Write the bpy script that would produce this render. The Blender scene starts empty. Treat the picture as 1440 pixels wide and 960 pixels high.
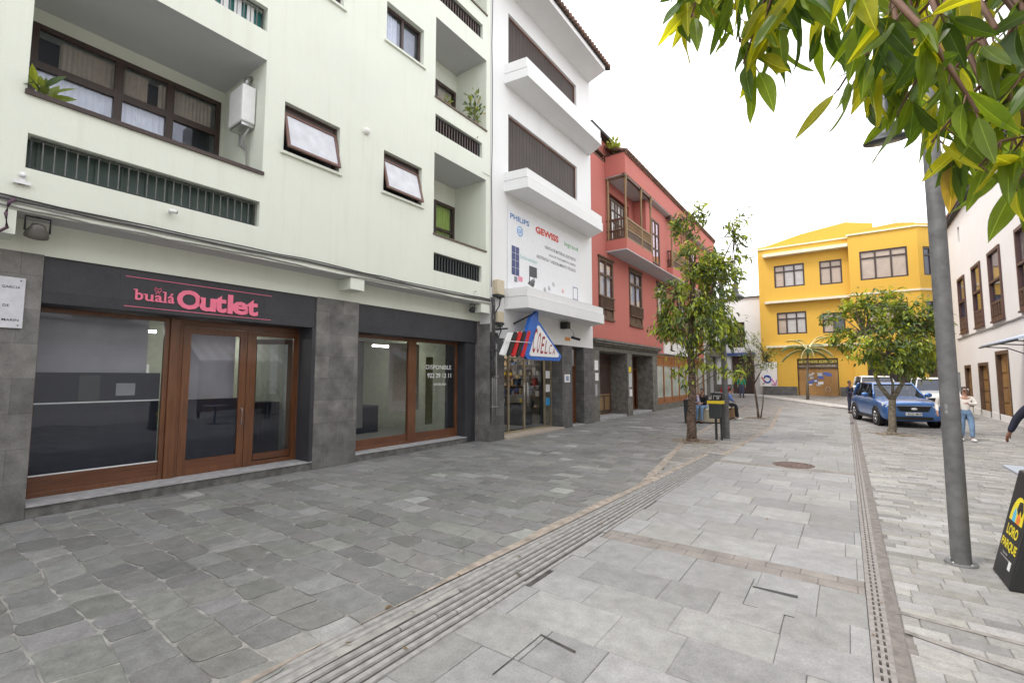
import bpy, math, random
from mathutils import Vector, Matrix
PI = math.pi
random.seed(7)
SC = bpy.context.scene
COL = SC.collection
R = math.radians

# ------------------------------------------------------------------ camera
cam_d = bpy.data.cameras.new('camera'); cam = bpy.data.objects.new('camera', cam_d); COL.objects.link(cam)
cam_d.sensor_width = 36; cam_d.lens = 650 / 1440 * 36; cam_d.clip_start = 0.05; cam_d.clip_end = 2000
cam.location = (0, 0, 1.9); cam.rotation_euler = (R(90 + 4.3987), 0, R(35.79))
SC.camera = cam
_y, _p = R(35.79), R(4.3987)
CF = Vector((-math.sin(_y) * math.cos(_p), math.cos(_y) * math.cos(_p), math.sin(_p)))
CR = Vector((math.cos(_y), math.sin(_y), 0)); CU = CR.cross(CF)
def ray(px, py, dist):            # a point of the real overhanging branch, seen in direction (px,py)
    d = CF + CR * ((px - 720) / 650) - CU * ((py - 480) / 650)
    return Vector((0, 0, 1.9)) + d.normalized() * dist

# ------------------------------------------------------------------ materials
MATS = {}
def _new(name):
    m = bpy.data.materials.new(name); m.use_nodes = True
    nt = m.node_tree; nt.nodes.clear()
    out = nt.nodes.new('ShaderNodeOutputMaterial')
    MATS[name] = m
    return m, nt, out
def N(nt, t, **k):
    n = nt.nodes.new(t)
    for a, b in k.items():
        if a.startswith('i_'):
            key = a[2:].replace('_', ' ')
            n.inputs[key].default_value = b
        else: setattr(n, a, b)
    return n
def rgb(c): return (c[0], c[1], c[2], 1)
def ramp(nt, fac, stops):
    r = nt.nodes.new('ShaderNodeValToRGB'); e = r.color_ramp.elements
    while len(e) < len(stops): e.new(0.5)
    for q, (p, c) in zip(e, stops): q.position = p; q.color = rgb(c) if len(c) == 3 else c
    nt.links.new(fac, r.inputs[0]); return r.outputs[0]
def mixc(nt, a, b, fac, mode='MIX'):
    m = nt.nodes.new('ShaderNodeMix'); m.data_type = 'RGBA'; m.blend_type = mode
    for s, v in ((m.inputs[6], a), (m.inputs[7], b)):
        if hasattr(v, 'links'): nt.links.new(v, s)
        else: s.default_value = rgb(v)
    if hasattr(fac, 'links'): nt.links.new(fac, m.inputs[0])
    else: m.inputs[0].default_value = fac
    return m.outputs[2]
def objco(nt, scale=(1, 1, 1)):
    t = nt.nodes.new('ShaderNodeTexCoord'); mp = nt.nodes.new('ShaderNodeMapping'); mp.inputs['Scale'].default_value = scale
    nt.links.new(t.outputs['Object'], mp.inputs[0]); return mp.outputs[0]
def noise(nt, co, scale, detail=4, rough=.55, out=0):
    n = N(nt, 'ShaderNodeTexNoise'); n.inputs['Scale'].default_value = scale; n.inputs['Detail'].default_value = detail; n.inputs['Roughness'].default_value = rough
    nt.links.new(co, n.inputs['Vector']); return n.outputs[out]
def bump(nt, h, strength=.3, dist=.01):
    b = N(nt, 'ShaderNodeBump'); b.inputs['Strength'].default_value = strength; b.inputs['Distance'].default_value = dist
    nt.links.new(h, b.inputs['Height']); return b.outputs[0]
def princ(nt, out, col, rough=.6, metal=0, normal=None, spec=.5, coat=0):
    p = N(nt, 'ShaderNodeBsdfPrincipled')
    if hasattr(col, 'links'): nt.links.new(col, p.inputs['Base Color'])
    else: p.inputs['Base Color'].default_value = rgb(col)
    if hasattr(rough, 'links'): nt.links.new(rough, p.inputs['Roughness'])
    else: p.inputs['Roughness'].default_value = rough
    p.inputs['Metallic'].default_value = metal
    p.inputs['Specular IOR Level'].default_value = spec
    p.inputs['Coat Weight'].default_value = coat
    if normal: nt.links.new(normal, p.inputs['Normal'])
    nt.links.new(p.outputs[0], out.inputs[0]); return p

def plain(name, c, rough=.6, metal=0, spec=.5, var=.06, vs=8, coat=0, bmp=0):
    if name in MATS: return MATS[name]
    m, nt, out = _new(name); co = objco(nt)
    n = noise(nt, co, vs, 5)
    c2 = tuple(max(0, x * (1 - var * 2)) for x in c); c1 = tuple(min(1, x * (1 + var)) for x in c)
    cc = ramp(nt, n, [(.3, c2), (.7, c1)])
    nrm = bump(nt, noise(nt, co, 60, 3), bmp, .004) if bmp else None
    princ(nt, out, cc, rough, metal, nrm, spec, coat); return m
def plaster(name, c, dirt=.12, dirtc=None):
    m, nt, out = _new(name); co = objco(nt)
    big = noise(nt, co, .6, 6, .6); fine = noise(nt, co, 30, 5, .6)
    streak = noise(nt, objco(nt, (3.5, 3.5, .25)), 1.6, 6, .65)
    d = dirtc or tuple(x * .72 for x in c)
    cc = ramp(nt, big, [(.3, tuple(x * .95 for x in c)), (.65, c)])
    k = ramp(nt, streak, [(.52, (0, 0, 0)), (.8, (dirt * 2,) * 3)])
    cc = mixc(nt, cc, d, k)
    nn = mixc(nt, cc, tuple(x * .93 for x in c), ramp(nt, fine, [(.45, (0, 0, 0)), (.75, (.5,) * 3)]))
    h = noise(nt, co, 45, 6, .7)
    h2 = noise(nt, co, 2.2, 3, .5)
    ad = N(nt, 'ShaderNodeMath', operation='MULTIPLY_ADD'); nt.links.new(h2, ad.inputs[0]); ad.inputs[1].default_value = 3.; nt.links.new(h, ad.inputs[2])
    princ(nt, out, nn, .85, 0, bump(nt, ad.outputs[0], .35, .006), .3); return m
def wallco(nt):
    t = nt.nodes.new('ShaderNodeTexCoord'); s = nt.nodes.new('ShaderNodeSeparateXYZ'); nt.links.new(t.outputs['Object'], s.inputs[0])
    a = N(nt, 'ShaderNodeMath', operation='ADD'); nt.links.new(s.outputs[0], a.inputs[0]); nt.links.new(s.outputs[1], a.inputs[1])
    c = nt.nodes.new('ShaderNodeCombineXYZ'); nt.links.new(a.outputs[0], c.inputs[0]); nt.links.new(s.outputs[2], c.inputs[1]); return c.outputs[0]
def brickm(name, c1, c2, mortar, bw, bh, msz=.006, rough=.7, ground=False, bstr=.5, vary=.5):
    m, nt, out = _new(name)
    co = objco(nt) if ground else wallco(nt)
    b = N(nt, 'ShaderNodeTexBrick'); b.offset = .5; b.inputs['Scale'].default_value = 1; b.inputs['Mortar Size'].default_value = msz
    b.inputs['Brick Width'].default_value = bw; b.inputs['Row Height'].default_value = bh; b.inputs['Mortar Smooth'].default_value = .2
    b.inputs['Color1'].default_value = rgb(c1); b.inputs['Color2'].default_value = rgb(c2); b.inputs['Mortar'].default_value = rgb(mortar)
    nt.links.new(co, b.inputs['Vector'])
    o3 = objco(nt); n1 = noise(nt, o3, 3, 6, .6); n2 = noise(nt, o3, 40, 5, .7)
    cc = mixc(nt, b.outputs[0], ramp(nt, n1, [(.3, (.45,) * 3), (.7, (1.3,) * 3)]), vary, 'MULTIPLY')
    cc = mixc(nt, cc, ramp(nt, n2, [(.35, (.7,) * 3), (.6, (1.1,) * 3)]), .5, 'MULTIPLY')
    s = N(nt, 'ShaderNodeMath', operation='MULTIPLY_ADD'); nt.links.new(b.outputs[1], s.inputs[0]); s.inputs[1].default_value = -1.5; nt.links.new(n2, s.inputs[2])
    princ(nt, out, cc, rough, 0, bump(nt, s.outputs[0], bstr, .005), .4); return m
def attrm(name, rough=.75, s1=9, s2=55, bstr=.6, mul=1.0, stain=.3):
    m, nt, out = _new(name); co = objco(nt)
    a = N(nt, 'ShaderNodeAttribute', attribute_name='Col')
    n1 = noise(nt, co, s1, 6, .65); n2 = noise(nt, co, s2, 5, .7); n3 = noise(nt, co, .7, 5, .6)
    cc = mixc(nt, a.outputs[0], ramp(nt, n1, [(.3, (.72,) * 3), (.7, (1.18,) * 3)]), .8, 'MULTIPLY')
    cc = mixc(nt, cc, ramp(nt, n2, [(.38, (.75,) * 3), (.6, (1.1,) * 3)]), .6, 'MULTIPLY')
    cc = mixc(nt, cc, ramp(nt, n3, [(.35, (.6, .58, .55)), (.6, (1.08,) * 3)]), stain, 'MULTIPLY')
    sp = noise(nt, co, 14, 2, .5); cc = mixc(nt, cc, (.03, .03, .03), ramp(nt, sp, [(.76, (0, 0, 0)), (.79, (.5,) * 3)]))
    rr = ramp(nt, n1, [(.3, (rough - .15,) * 3), (.7, (min(1, rough + .12),) * 3)])
    ad = N(nt, 'ShaderNodeMath', operation='MULTIPLY_ADD'); nt.links.new(n1, ad.inputs[0]); ad.inputs[1].default_value = 2.; nt.links.new(n2, ad.inputs[2])
    princ(nt, out, cc, rr, 0, bump(nt, ad.outputs[0], bstr, .004), .35); return m
def wood(name, c, dark=.5, rough=.4, axis=2, coat=0., sc=1.):
    if name in MATS: return MATS[name]
    m, nt, out = _new(name); s = [22 * sc, 22 * sc, 22 * sc]; s[axis] = 1.2 * sc
    co = objco(nt, tuple(s)); n = noise(nt, co, 1.5, 7, .65); n2 = noise(nt, objco(nt), 1.3, 4)
    cc = ramp(nt, n, [(.25, tuple(x * dark for x in c)), (.5, c), (.75, tuple(min(1, x * 1.25) for x in c))])
    cc = mixc(nt, cc, ramp(nt, n2, [(.3, (.65,) * 3), (.7, (1.1,) * 3)]), .7, 'MULTIPLY')
    princ(nt, out, cc, rough, 0, bump(nt, n, .25, .003), .5, coat); return m
def glass(name, tint=(.93, .94, .94), base=.035, gl=(.82, .85, .97), rough=.015, ior=1.55):
    if name in MATS: return MATS[name]
    m, nt, out = _new(name)
    tr = N(nt, 'ShaderNodeBsdfTransparent'); tr.inputs[0].default_value = rgb(tint)
    g = N(nt, 'ShaderNodeBsdfGlossy'); g.inputs[0].default_value = rgb(gl); g.inputs['Roughness'].default_value = rough
    nn = bump(nt, noise(nt, objco(nt), 1.1, 2, .4), .12, .02); nt.links.new(nn, g.inputs['Normal'])
    ge = N(nt, 'ShaderNodeNewGeometry'); dp = N(nt, 'ShaderNodeVectorMath', operation='DOT_PRODUCT'); nt.links.new(ge.outputs['Normal'], dp.inputs[0]); nt.links.new(ge.outputs['Incoming'], dp.inputs[1])
    ab = N(nt, 'ShaderNodeMath', operation='ABSOLUTE'); nt.links.new(dp.outputs['Value'], ab.inputs[0])
    iv = N(nt, 'ShaderNodeMath', operation='SUBTRACT'); iv.inputs[0].default_value = 1; nt.links.new(ab.outputs[0], iv.inputs[1])
    pw = N(nt, 'ShaderNodeMath', operation='POWER'); nt.links.new(iv.outputs[0], pw.inputs[0]); pw.inputs[1].default_value = 4.5
    a = N(nt, 'ShaderNodeMath', operation='MULTIPLY_ADD'); a.use_clamp = True
    nt.links.new(pw.outputs[0], a.inputs[0]); a.inputs[1].default_value = .7; a.inputs[2].default_value = base
    mx = N(nt, 'ShaderNodeMixShader'); nt.links.new(a.outputs[0], mx.inputs[0]); nt.links.new(tr.outputs[0], mx.inputs[1]); nt.links.new(g.outputs[0], mx.inputs[2])
    nt.links.new(mx.outputs[0], out.inputs[0]); return m
def emis(name, c, s):
    m, nt, out = _new(name); e = N(nt, 'ShaderNodeEmission'); e.inputs[0].default_value = rgb(c); e.inputs[1].default_value = s
    nt.links.new(e.outputs[0], out.inputs[0]); return m
def leafm(name, tr=.45, rough=.4):
    m, nt, out = _new(name)
    a = N(nt, 'ShaderNodeAttribute', attribute_name='Col')
    n = noise(nt, objco(nt), 25, 3); cc = mixc(nt, a.outputs[0], ramp(nt, n, [(.3, (.7,) * 3), (.7, (1.25,) * 3)]), .6, 'MULTIPLY')
    p = N(nt, 'ShaderNodeBsdfPrincipled'); nt.links.new(cc, p.inputs['Base Color']); p.inputs['Roughness'].default_value = rough; p.inputs['Specular IOR Level'].default_value = .5
    t = N(nt, 'ShaderNodeBsdfTranslucent')
    tc = mixc(nt, cc, (1.75, 1.6, .4), 1., 'MULTIPLY'); nt.links.new(tc, t.inputs[0])
    mx = N(nt, 'ShaderNodeMixShader'); mx.inputs[0].default_value = tr
    nt.links.new(p.outputs[0], mx.inputs[1]); nt.links.new(t.outputs[0], mx.inputs[2]); nt.links.new(mx.outputs[0], out.inputs[0]); return m

M = {}
M['green_plaster'] = plaster('pale_green_plaster', (.72, .745, .655), .17, (.52, .51, .42))
M['white_plaster'] = plaster('white_plaster', (.78, .78, .775), .13, (.6, .58, .52))
M['cream_plaster'] = plaster('cream_white_plaster', (.79, .765, .735), .14, (.62, .55, .46))
M['pink_plaster'] = plaster('salmon_plaster', (.5, .165, .135), .14, (.32, .1, .085))
M['yellow_plaster'] = plaster('yellow_plaster', (.66, .4, .068), .16, (.52, .33, .06))
M['soffit'] = plaster('grey_soffit_paint', (.52, .52, .53), .08)
M['stone'] = brickm('basalt_cladding', (.15, .146, .14), (.215, .207, .195), (.11, .108, .104), .62, .47, .003, .75, vary=.8, bstr=.3)
M['stone_dark'] = brickm('dark_stone_cladding', (.037, .038, .044), (.048, .048, .055), (.03, .03, .03), 1.1, .62, .003, .5, vary=.35, bstr=.2)
M['stone_small'] = brickm('small_stone_cladding', (.1, .098, .1), (.15, .145, .145), (.06, .06, .06), .5, .24, .004, .7, vary=.6, bstr=.3)
M['trim_stone'] = plain('carved_grey_stone', (.17, .16, .14), .85, var=.22, vs=5, bmp=.4)
M['step_stone'] = plain('worn_step_stone', (.36, .355, .36), .7, var=.15, vs=6, bmp=.3)
M['stone_edge'] = plain('dark_step_edge', (.14, .137, .13), .85, var=.25, vs=7, bmp=.4)
M['wood_red'] = wood('varnished_red_wood', (.155, .06, .025), .5, .3, 2, .3)
M['wood_red_h'] = wood('varnished_red_wood_horizontal', (.135, .05, .023), .5, .3, 1, .3)
M['wood_dark'] = wood('dark_brown_window_wood', (.052, .03, .024), .6, .45)
M['wood_brown'] = wood('weathered_brown_wood', (.11, .06, .035), .5, .6)
M['wood_tan'] = wood('weathered_tan_wood', (.27, .17, .08), .5, .6)
M['wood_door'] = wood('golden_door_wood', (.3, .16, .05), .45, .5)
M['wood_orange'] = wood('orange_shop_wood', (.33, .13, .045), .55, .4)
M['slat_dark'] = wood('dark_roller_slats', (.065, .047, .04), .7, .6, 2, 0, 2)
M['plank'] = wood('golden_planks', (.42, .23, .08), .5, .6)
M['glass'] = glass('shop_glass')
M['glass_dark'] = glass('window_glass', (.94, .95, .97), .06)
M['glass_blind'] = plain('pale_blind_behind_glass', (.42, .4, .38), .18, var=.06, vs=3, coat=.6)
M['glass_frost'] = plain('frosted_glass', (.5, .5, .54), .22, var=.08, vs=4, coat=.6)
M['beige_blind'] = plain('beige_blind', (.42, .33, .26), .3, var=.08, vs=2, coat=.5)
M['metal_dark'] = plain('dark_painted_metal', (.035, .04, .042), .45, .2)
M['post_grey'] = plain('grey_painted_post', (.15, .15, .152), .55, .1, var=.16, vs=9)
M['black'] = plain('matt_black', (.016, .016, .017), .5)
M['black_cable'] = plain('cable_black', (.05, .047, .05), .6)
M['grey_cable'] = plain('cable_grey', (.3, .3, .29), .6)
M['white_paint'] = plain('white_paint', (.78, .78, .78), .4, var=.03)
M['cream_plastic'] = plain('cream_plastic_box', (.58, .5, .36), .5)
M['steel'] = plain('brushed_steel', (.5, .5, .5), .3, .9)
M['brass'] = plain('pale_metal_frame', (.42, .36, .25), .35, .6)
M['curtain_tan'] = plain('tan_curtain_cloth', (.55, .47, .37), .9)
M['curtain_white'] = plain('white_net_curtain', (.7, .71, .77), .9)
M['curtain_green'] = plain('lime_curtain_cloth', (.4, .54, .08), .9)
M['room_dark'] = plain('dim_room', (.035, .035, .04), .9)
M['room_pale'] = plain('pale_room_wall', (.42, .44, .36), .9)
M['room_floor'] = plain('room_floor_tile', (.2, .2, .2), .4)
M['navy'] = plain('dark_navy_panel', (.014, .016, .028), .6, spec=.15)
M['pink_sign'] = plain('pink_letters', (.88, .19, .3), .5, var=.02)
M['tile'] = plain('clay_roof_tile', (.2, .11, .075), .85, var=.35, vs=7)
M['tile_dark'] = plain('dark_roof_edge', (.05, .045, .045), .85)
M['banner'] = plain('banner_cloth', (.74, .745, .76), .6, var=.02)
M['blue'] = plain('sign_blue', (.02, .13, .5), .35)
M['red'] = plain('sign_red', (.6, .015, .02), .35)
M['sign_white'] = plain('sign_white', (.8, .8, .8), .35, var=.01)
M['yellow'] = plain('sign_yellow', (.8, .6, .02), .5)
M['mortar_pale'] = plain('pale_mortar', (.29, .28, .26), .9, var=.25, vs=4, bmp=.5)
M['mortar_warm'] = plain('warm_mortar_strip', (.33, .28, .235), .9, var=.22, vs=7, bmp=.5)
M['cross_band'] = brickm('worn_brown_band', (.235, .212, .195), (.26, .235, .215), (.16, .14, .13), .3, .3, .006, .85, True, .5)
M['band_grey'] = plain('brown_grey_band', (.185, .165, .152), .9, var=.2, vs=12, bmp=.5)
M['grate'] = plain('stone_drain_cover', (.25, .228, .218), .8, var=.15, vs=20, bmp=.4)
M['rib'] = plain('ribbed_grey_stone', (.3, .29, .28), .85, var=.16, vs=10, bmp=.6)
M['rib_gap'] = plain('groove_dirt', (.07, .065, .06), .95, var=.3, vs=9)
M['pave_dark'] = attrm('dark_slab_stone', .62, 8, 50, .7, stain=.35)
M['pave_light'] = attrm('pale_slab_stone', .72, 7, 60, .45, stain=.35)
M['pave_sett'] = attrm('sett_stone', .78, 10, 60, .6, stain=.3)
M['ground'] = brickm('distant_paving', (.25, .24, .23), (.3, .29, .28), (.2, .19, .18), .5, .3, .01, .85, True, .3)
M['concrete'] = plain('pale_concrete', (.47, .45, .43), .85, var=.1, vs=3)
M['leaf'] = leafm('tree_leaf', .35, .45)
M['leaf_near'] = leafm('near_leaf', .62, .36)
M['bark'] = plain('rough_bark', (.14, .095, .07), .95, var=.4, vs=14, bmp=.9)
M['bark_grey'] = plain('grey_bark', (.2, .17, .13), .95, var=.3, vs=14, bmp=.8)
M['twig'] = plain('reddish_twig', (.2, .11, .075), .7, var=.25, vs=20)
M['soil'] = plain('tree_pit_soil', (.24, .2, .16), .95, var=.4, vs=12, bmp=.9)
M['skin'] = plain('skin', (.42, .23, .16), .55)
M['skin_dark'] = plain('darker_skin', (.26, .12, .08), .55)
M['hair'] = plain('dark_hair', (.022, .015, .012), .5)
M['rubber'] = plain('tyre_rubber', (.018, .018, .018), .8)
M['light_tube'] = emis('lit_tube', (1, .98, .93), 14)
M['shop_lamp'] = emis('lit_shop_lamp', (1, .88, .68), 9)

# ------------------------------------------------------------------ mesh builder
ORG = {}
class MB:
    def __init__(s): s.v = []; s.f = []; s.m = []; s.c = []; s.mats = []; s.sm = []
    def mi(s, mat):
        if mat not in s.mats: s.mats.append(mat)
        return s.mats.index(mat)
    def poly(s, pts, mat, col=None, smooth=False):
        i = len(s.v); s.v.extend([tuple(p) for p in pts]); s.f.append(tuple(range(i, i + len(pts))))
        s.m.append(s.mi(mat)); s.c.append(col or (1, 1, 1)); s.sm.append(smooth)
    def mesh(s, vs, fs, mat, smooth=False, col=None):
        i = len(s.v); s.v.extend([tuple(p) for p in vs]); k = s.mi(mat)
        for f in fs:
            s.f.append(tuple(i + j for j in f)); s.m.append(k); s.c.append(col or (1, 1, 1)); s.sm.append(smooth)
    def box(s, x0, x1, y0, y1, z0, z1, mat):
        v = [(x, y, z) for x in (x0, x1) for y in (y0, y1) for z in (z0, z1)]
        s.mesh(v, [(0, 1, 3, 2), (4, 6, 7, 5), (0, 4, 5, 1), (2, 3, 7, 6), (0, 2, 6, 4), (1, 5, 7, 3)], mat)
    def fb(s, fr, u0, u1, z0, z1, d0, d1, mat):
        v = [fr(u, z, d) for u in (u0, u1) for z in (z0, z1) for d in (d0, d1)]
        s.mesh(v, [(0, 1, 3, 2), (4, 6, 7, 5), (0, 4, 5, 1), (2, 3, 7, 6), (0, 2, 6, 4), (1, 5, 7, 3)], mat)
    def fprism(s, fr, pts, d0, d1, mat):
        n = len(pts); v = [fr(u, z, d0) for u, z in pts] + [fr(u, z, d1) for u, z in pts]
        s.mesh(v, [tuple(range(n)), tuple(range(2 * n - 1, n - 1, -1))] + [(i, (i + 1) % n, n + (i + 1) % n, n + i) for i in range(n)], mat)
    def tube(s, pts, rs, mat, n=8, cap=True, smooth=True):
        pts = [Vector(p) for p in pts]
        if not hasattr(rs, '__len__'): rs = [rs] * len(pts)
        vs = []; fs = []; up = None
        for i, p in enumerate(pts):
            d = (pts[min(i + 1, len(pts) - 1)] - pts[max(i - 1, 0)])
            if d.length < 1e-9: d = Vector((0, 0, 1))
            d.normalize()
            if up is None: up = Vector((0, 0, 1)) if abs(d.z) < .9 else Vector((1, 0, 0))
            a = d.cross(up)
            if a.length < 1e-5: a = d.cross(Vector((0, 1, .1)))
            a.normalize(); b = d.cross(a).normalized(); up = -b if False else up
            for k in range(n):
                t = 2 * PI * k / n; vs.append(p + (a * math.cos(t) + b * math.sin(t)) * rs[i])
        for i in range(len(pts) - 1):
            for k in range(n): fs.append((i * n + k, i * n + (k + 1) % n, (i + 1) * n + (k + 1) % n, (i + 1) * n + k))
        if cap: fs.append(tuple(range(n - 1, -1, -1))); fs.append(tuple((len(pts) - 1) * n + k for k in range(n)))
        s.mesh(vs, fs, mat, smooth)
    def lathe(s, c, prof, mat, n=20, axis='z'):
        vs = []; fs = []
        for r, h in prof:
            for k in range(n):
                t = 2 * PI * k / n; a, b = r * math.cos(t), r * math.sin(t)
                p = (a, b, h) if axis == 'z' else ((h, a, b) if axis == 'x' else (a, h, b))
                vs.append((c[0] + p[0], c[1] + p[1], c[2] + p[2]))
        for i in range(len(prof) - 1):
            for k in range(n): fs.append((i * n + k, i * n + (k + 1) % n, (i + 1) * n + (k + 1) % n, (i + 1) * n + k))
        s.mesh(vs, fs, mat, True)
    def ell(s, c, r, mat, n=14, rows=9, rot=None):
        vs = []; fs = []
        for i in range(rows + 1):
            ph = PI * i / rows
            for k in range(n):
                t = 2 * PI * k / n; q = Vector((r[0] * math.sin(ph) * math.cos(t), r[1] * math.sin(ph) * math.sin(t), r[2] * math.cos(ph)))
                if rot: q = rot @ q
                vs.append(Vector(c) + q)
        for i in range(rows):
            for k in range(n): fs.append((i * n + k, (i + 1) * n + k, (i + 1) * n + (k + 1) % n, i * n + (k + 1) % n))
        s.mesh(vs, fs, mat, True)
    def build(s, name, parent=None, bevel=0, rec=True):
        o0 = ORG.get(parent.name, Vector((0, 0, 0))) if parent else Vector((0, 0, 0))
        me = bpy.data.meshes.new(name)
        me.from_pydata([(p[0] - o0[0], p[1] - o0[1], p[2] - o0[2]) for p in s.v], [], s.f)
        for m in s.mats: me.materials.append(m)
        me.polygons.foreach_set('material_index', s.m); me.polygons.foreach_set('use_smooth', s.sm)
        if any(c != (1, 1, 1) for c in s.c):
            a = me.attributes.new('Col', 'FLOAT_COLOR', 'FACE'); fl = []
            for c in s.c: fl += [c[0], c[1], c[2], 1]
            a.data.foreach_set('color', fl)
        me.update()
        o = bpy.data.objects.new(name, me); COL.objects.link(o)
        if parent: o.parent = parent
        ORG[o.name] = o0
        if bevel:
            b = o.modifiers.new('bevel', 'BEVEL'); b.width = bevel; b.segments = 2; b.limit_method = 'ANGLE'; b.angle_limit = R(50)
        return o
def thing(name, label, cat, loc=(0, 0, 0), group=None):
    o = bpy.data.objects.new(name, None); COL.objects.link(o); o.location = loc; o.empty_display_size = .2
    ORG[o.name] = Vector(loc); o['label'] = label; o['category'] = cat
    if group: o['group'] = group
    return o
def tag(o, label, cat, group=None):
    o['label'] = label; o['category'] = cat
    if group: o['group'] = group
    return o
def struct(o): o['kind'] = 'structure'; return o

class Fr:
    def __init__(s, O, U, V, Nn): s.O = Vector(O); s.U = Vector(U); s.V = Vector(V); s.N = Vector(Nn)
    def __call__(s, u, z, d=0): return s.O + s.U * u + s.V * z + s.N * d
    def sub(s, u, z, d=0, tilt=0):
        o = s(u, z, d); v = s.V * math.cos(tilt) + s.N * math.sin(tilt); n = s.N * math.cos(tilt) - s.V * math.sin(tilt)
        return Fr(o, s.U, v, n)
def FL(x): return Fr((x, 0, 0), (0, 1, 0), (0, 0, 1), (1, 0, 0))      # left side of the street, faces +X
def FRt(x): return Fr((x, 0, 0), (0, 1, 0), (0, 0, 1), (-1, 0, 0))    # right side, faces -X
def FY(y): return Fr((0, y, 0), (1, 0, 0), (0, 0, 1), (0, -1, 0))     # faces the camera

def wall(mb, fr, u0, u1, z0, z1, holes, mat, rmat=None, thick=None):
    rmat = rmat or mat
    us = sorted({u0, u1} | {h[0] for h in holes} | {h[1] for h in holes}); zs = sorted({z0, z1} | {h[2] for h in holes} | {h[3] for h in holes})
    us = [u for u in us if u0 <= u <= u1]; zs = [z for z in zs if z0 <= z <= z1]
    for i in range(len(us) - 1):
        for j in range(len(zs) - 1):
            cu, cz = (us[i] + us[i + 1]) / 2, (zs[j] + zs[j + 1]) / 2
            if any(h[0] < cu < h[1] and h[2] < cz < h[3] for h in holes): continue
            mb.poly([fr(us[i], zs[j]), fr(us[i + 1], zs[j]), fr(us[i + 1], zs[j + 1]), fr(us[i], zs[j + 1])], mat)
    for h in holes:
        a, b, c, d, dp = h[:5]; a = max(a, u0); b = min(b, u1); c = max(c, z0); d = min(d, z1)
        q = [(a, c), (b, c), (b, d), (a, d)]
        for k in range(4):
            p, r = q[k], q[(k + 1) % 4]
            if k == 0 and len(h) > 5 and h[5] == 'open': continue
            mm = rmat if k != 2 or len(h) < 7 else h[6]
            mb.poly([fr(*p), fr(*r), fr(r[0], r[1], -dp), fr(p[0], p[1], -dp)], mm)
def bars(mb, fr, u0, u1, z0, z1, w, d0, d1, mat, cols=(), rows=(), mw=None):
    mw = mw or w
    mb.fb(fr, u0, u0 + w, z0, z1, d0, d1, mat); mb.fb(fr, u1 - w, u1, z0, z1, d0, d1, mat)
    mb.fb(fr, u0 + w, u1 - w, z0, z0 + w, d0, d1, mat); mb.fb(fr, u0 + w, u1 - w, z1 - w, z1, d0, d1, mat)
    for c in cols: mb.fb(fr, c - mw / 2, c + mw / 2, z0 + w, z1 - w, d0 + .002, d1 - .002, mat)
    for r in rows: mb.fb(fr, u0 + w, u1 - w, r - mw / 2, r + mw / 2, d0 + .004, d1 - .004, mat)
def curtain(mb, fr, u0, u1, z0, z1, d, mat, per=.09, amp=.03):
    n = max(4, int((u1 - u0) / .02)); vs = []; fs = []
    for i in range(n + 1):
        u = u0 + (u1 - u0) * i / n; ph = u / per * 2 * PI + math.sin(u * 7) * 1.2
        for z, k in ((z0, 1), (z1, .7)): vs.append(fr(u, z, d + amp * k * math.sin(ph)))
    for i in range(n): fs.append((2 * i, 2 * i + 2, 2 * i + 3, 2 * i + 1))
    mb.mesh(vs, fs, mat, True)
def part(name, parent, fn, label=None, bevel=0):
    mb = MB(); fn(mb); o = mb.build(name, parent, bevel)
    if label: o['label'] = label
    return o

_fontcache = {}
def text_mesh(body, offset=0.0, extrude=0.0, spacing=1.0, shear=0):
    cu = bpy.data.curves.new('t', 'FONT'); cu.body = body; cu.offset = offset; cu.extrude = extrude; cu.resolution_u = 3; cu.space_character = spacing; cu.shear = shear
    cu.fill_mode = 'BOTH' if extrude else 'FRONT'
    o = bpy.data.objects.new('t', cu); COL.objects.link(o); bpy.context.view_layer.update()
    dg = bpy.context.evaluated_depsgraph_get(); me = bpy.data.meshes.new_from_object(o.evaluated_get(dg))
    vs = [v.co.copy() for v in me.vertices]; fs = [tuple(p.vertices) for p in me.polygons]
    bpy.data.objects.remove(o); bpy.data.meshes.remove(me); bpy.data.curves.remove(cu)
    return vs, fs
def text(mb, body, fr, u0, z0, z1, d, mat, width=None, offset=0, depth=.0, right=False, spacing=1.0, u_center=None, skew=None):
    vs, fs = text_mesh(body, offset, .5 if depth else 0, spacing)
    x0 = min(v.x for v in vs); x1 = max(v.x for v in vs); y0 = min(v.y for v in vs); y1 = max(v.y for v in vs)
    sy = (z1 - z0) / (y1 - y0); sx = (width / (x1 - x0)) if width else sy
    w = sx * (x1 - x0)
    if u_center is not None: u0 = u_center - w / 2
    out = []
    for v in vs:
        uu = u0 + (v.x - x0) * sx; zz = z0 + (v.y - y0) * sy
        if skew: uu, zz = skew((v.x - x0) / (x1 - x0), (v.y - y0) / (y1 - y0))
        out.append(fr(uu, zz, d + (v.z) * 2 * depth if depth else d))
    mb.mesh(out, fs, mat)

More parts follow.
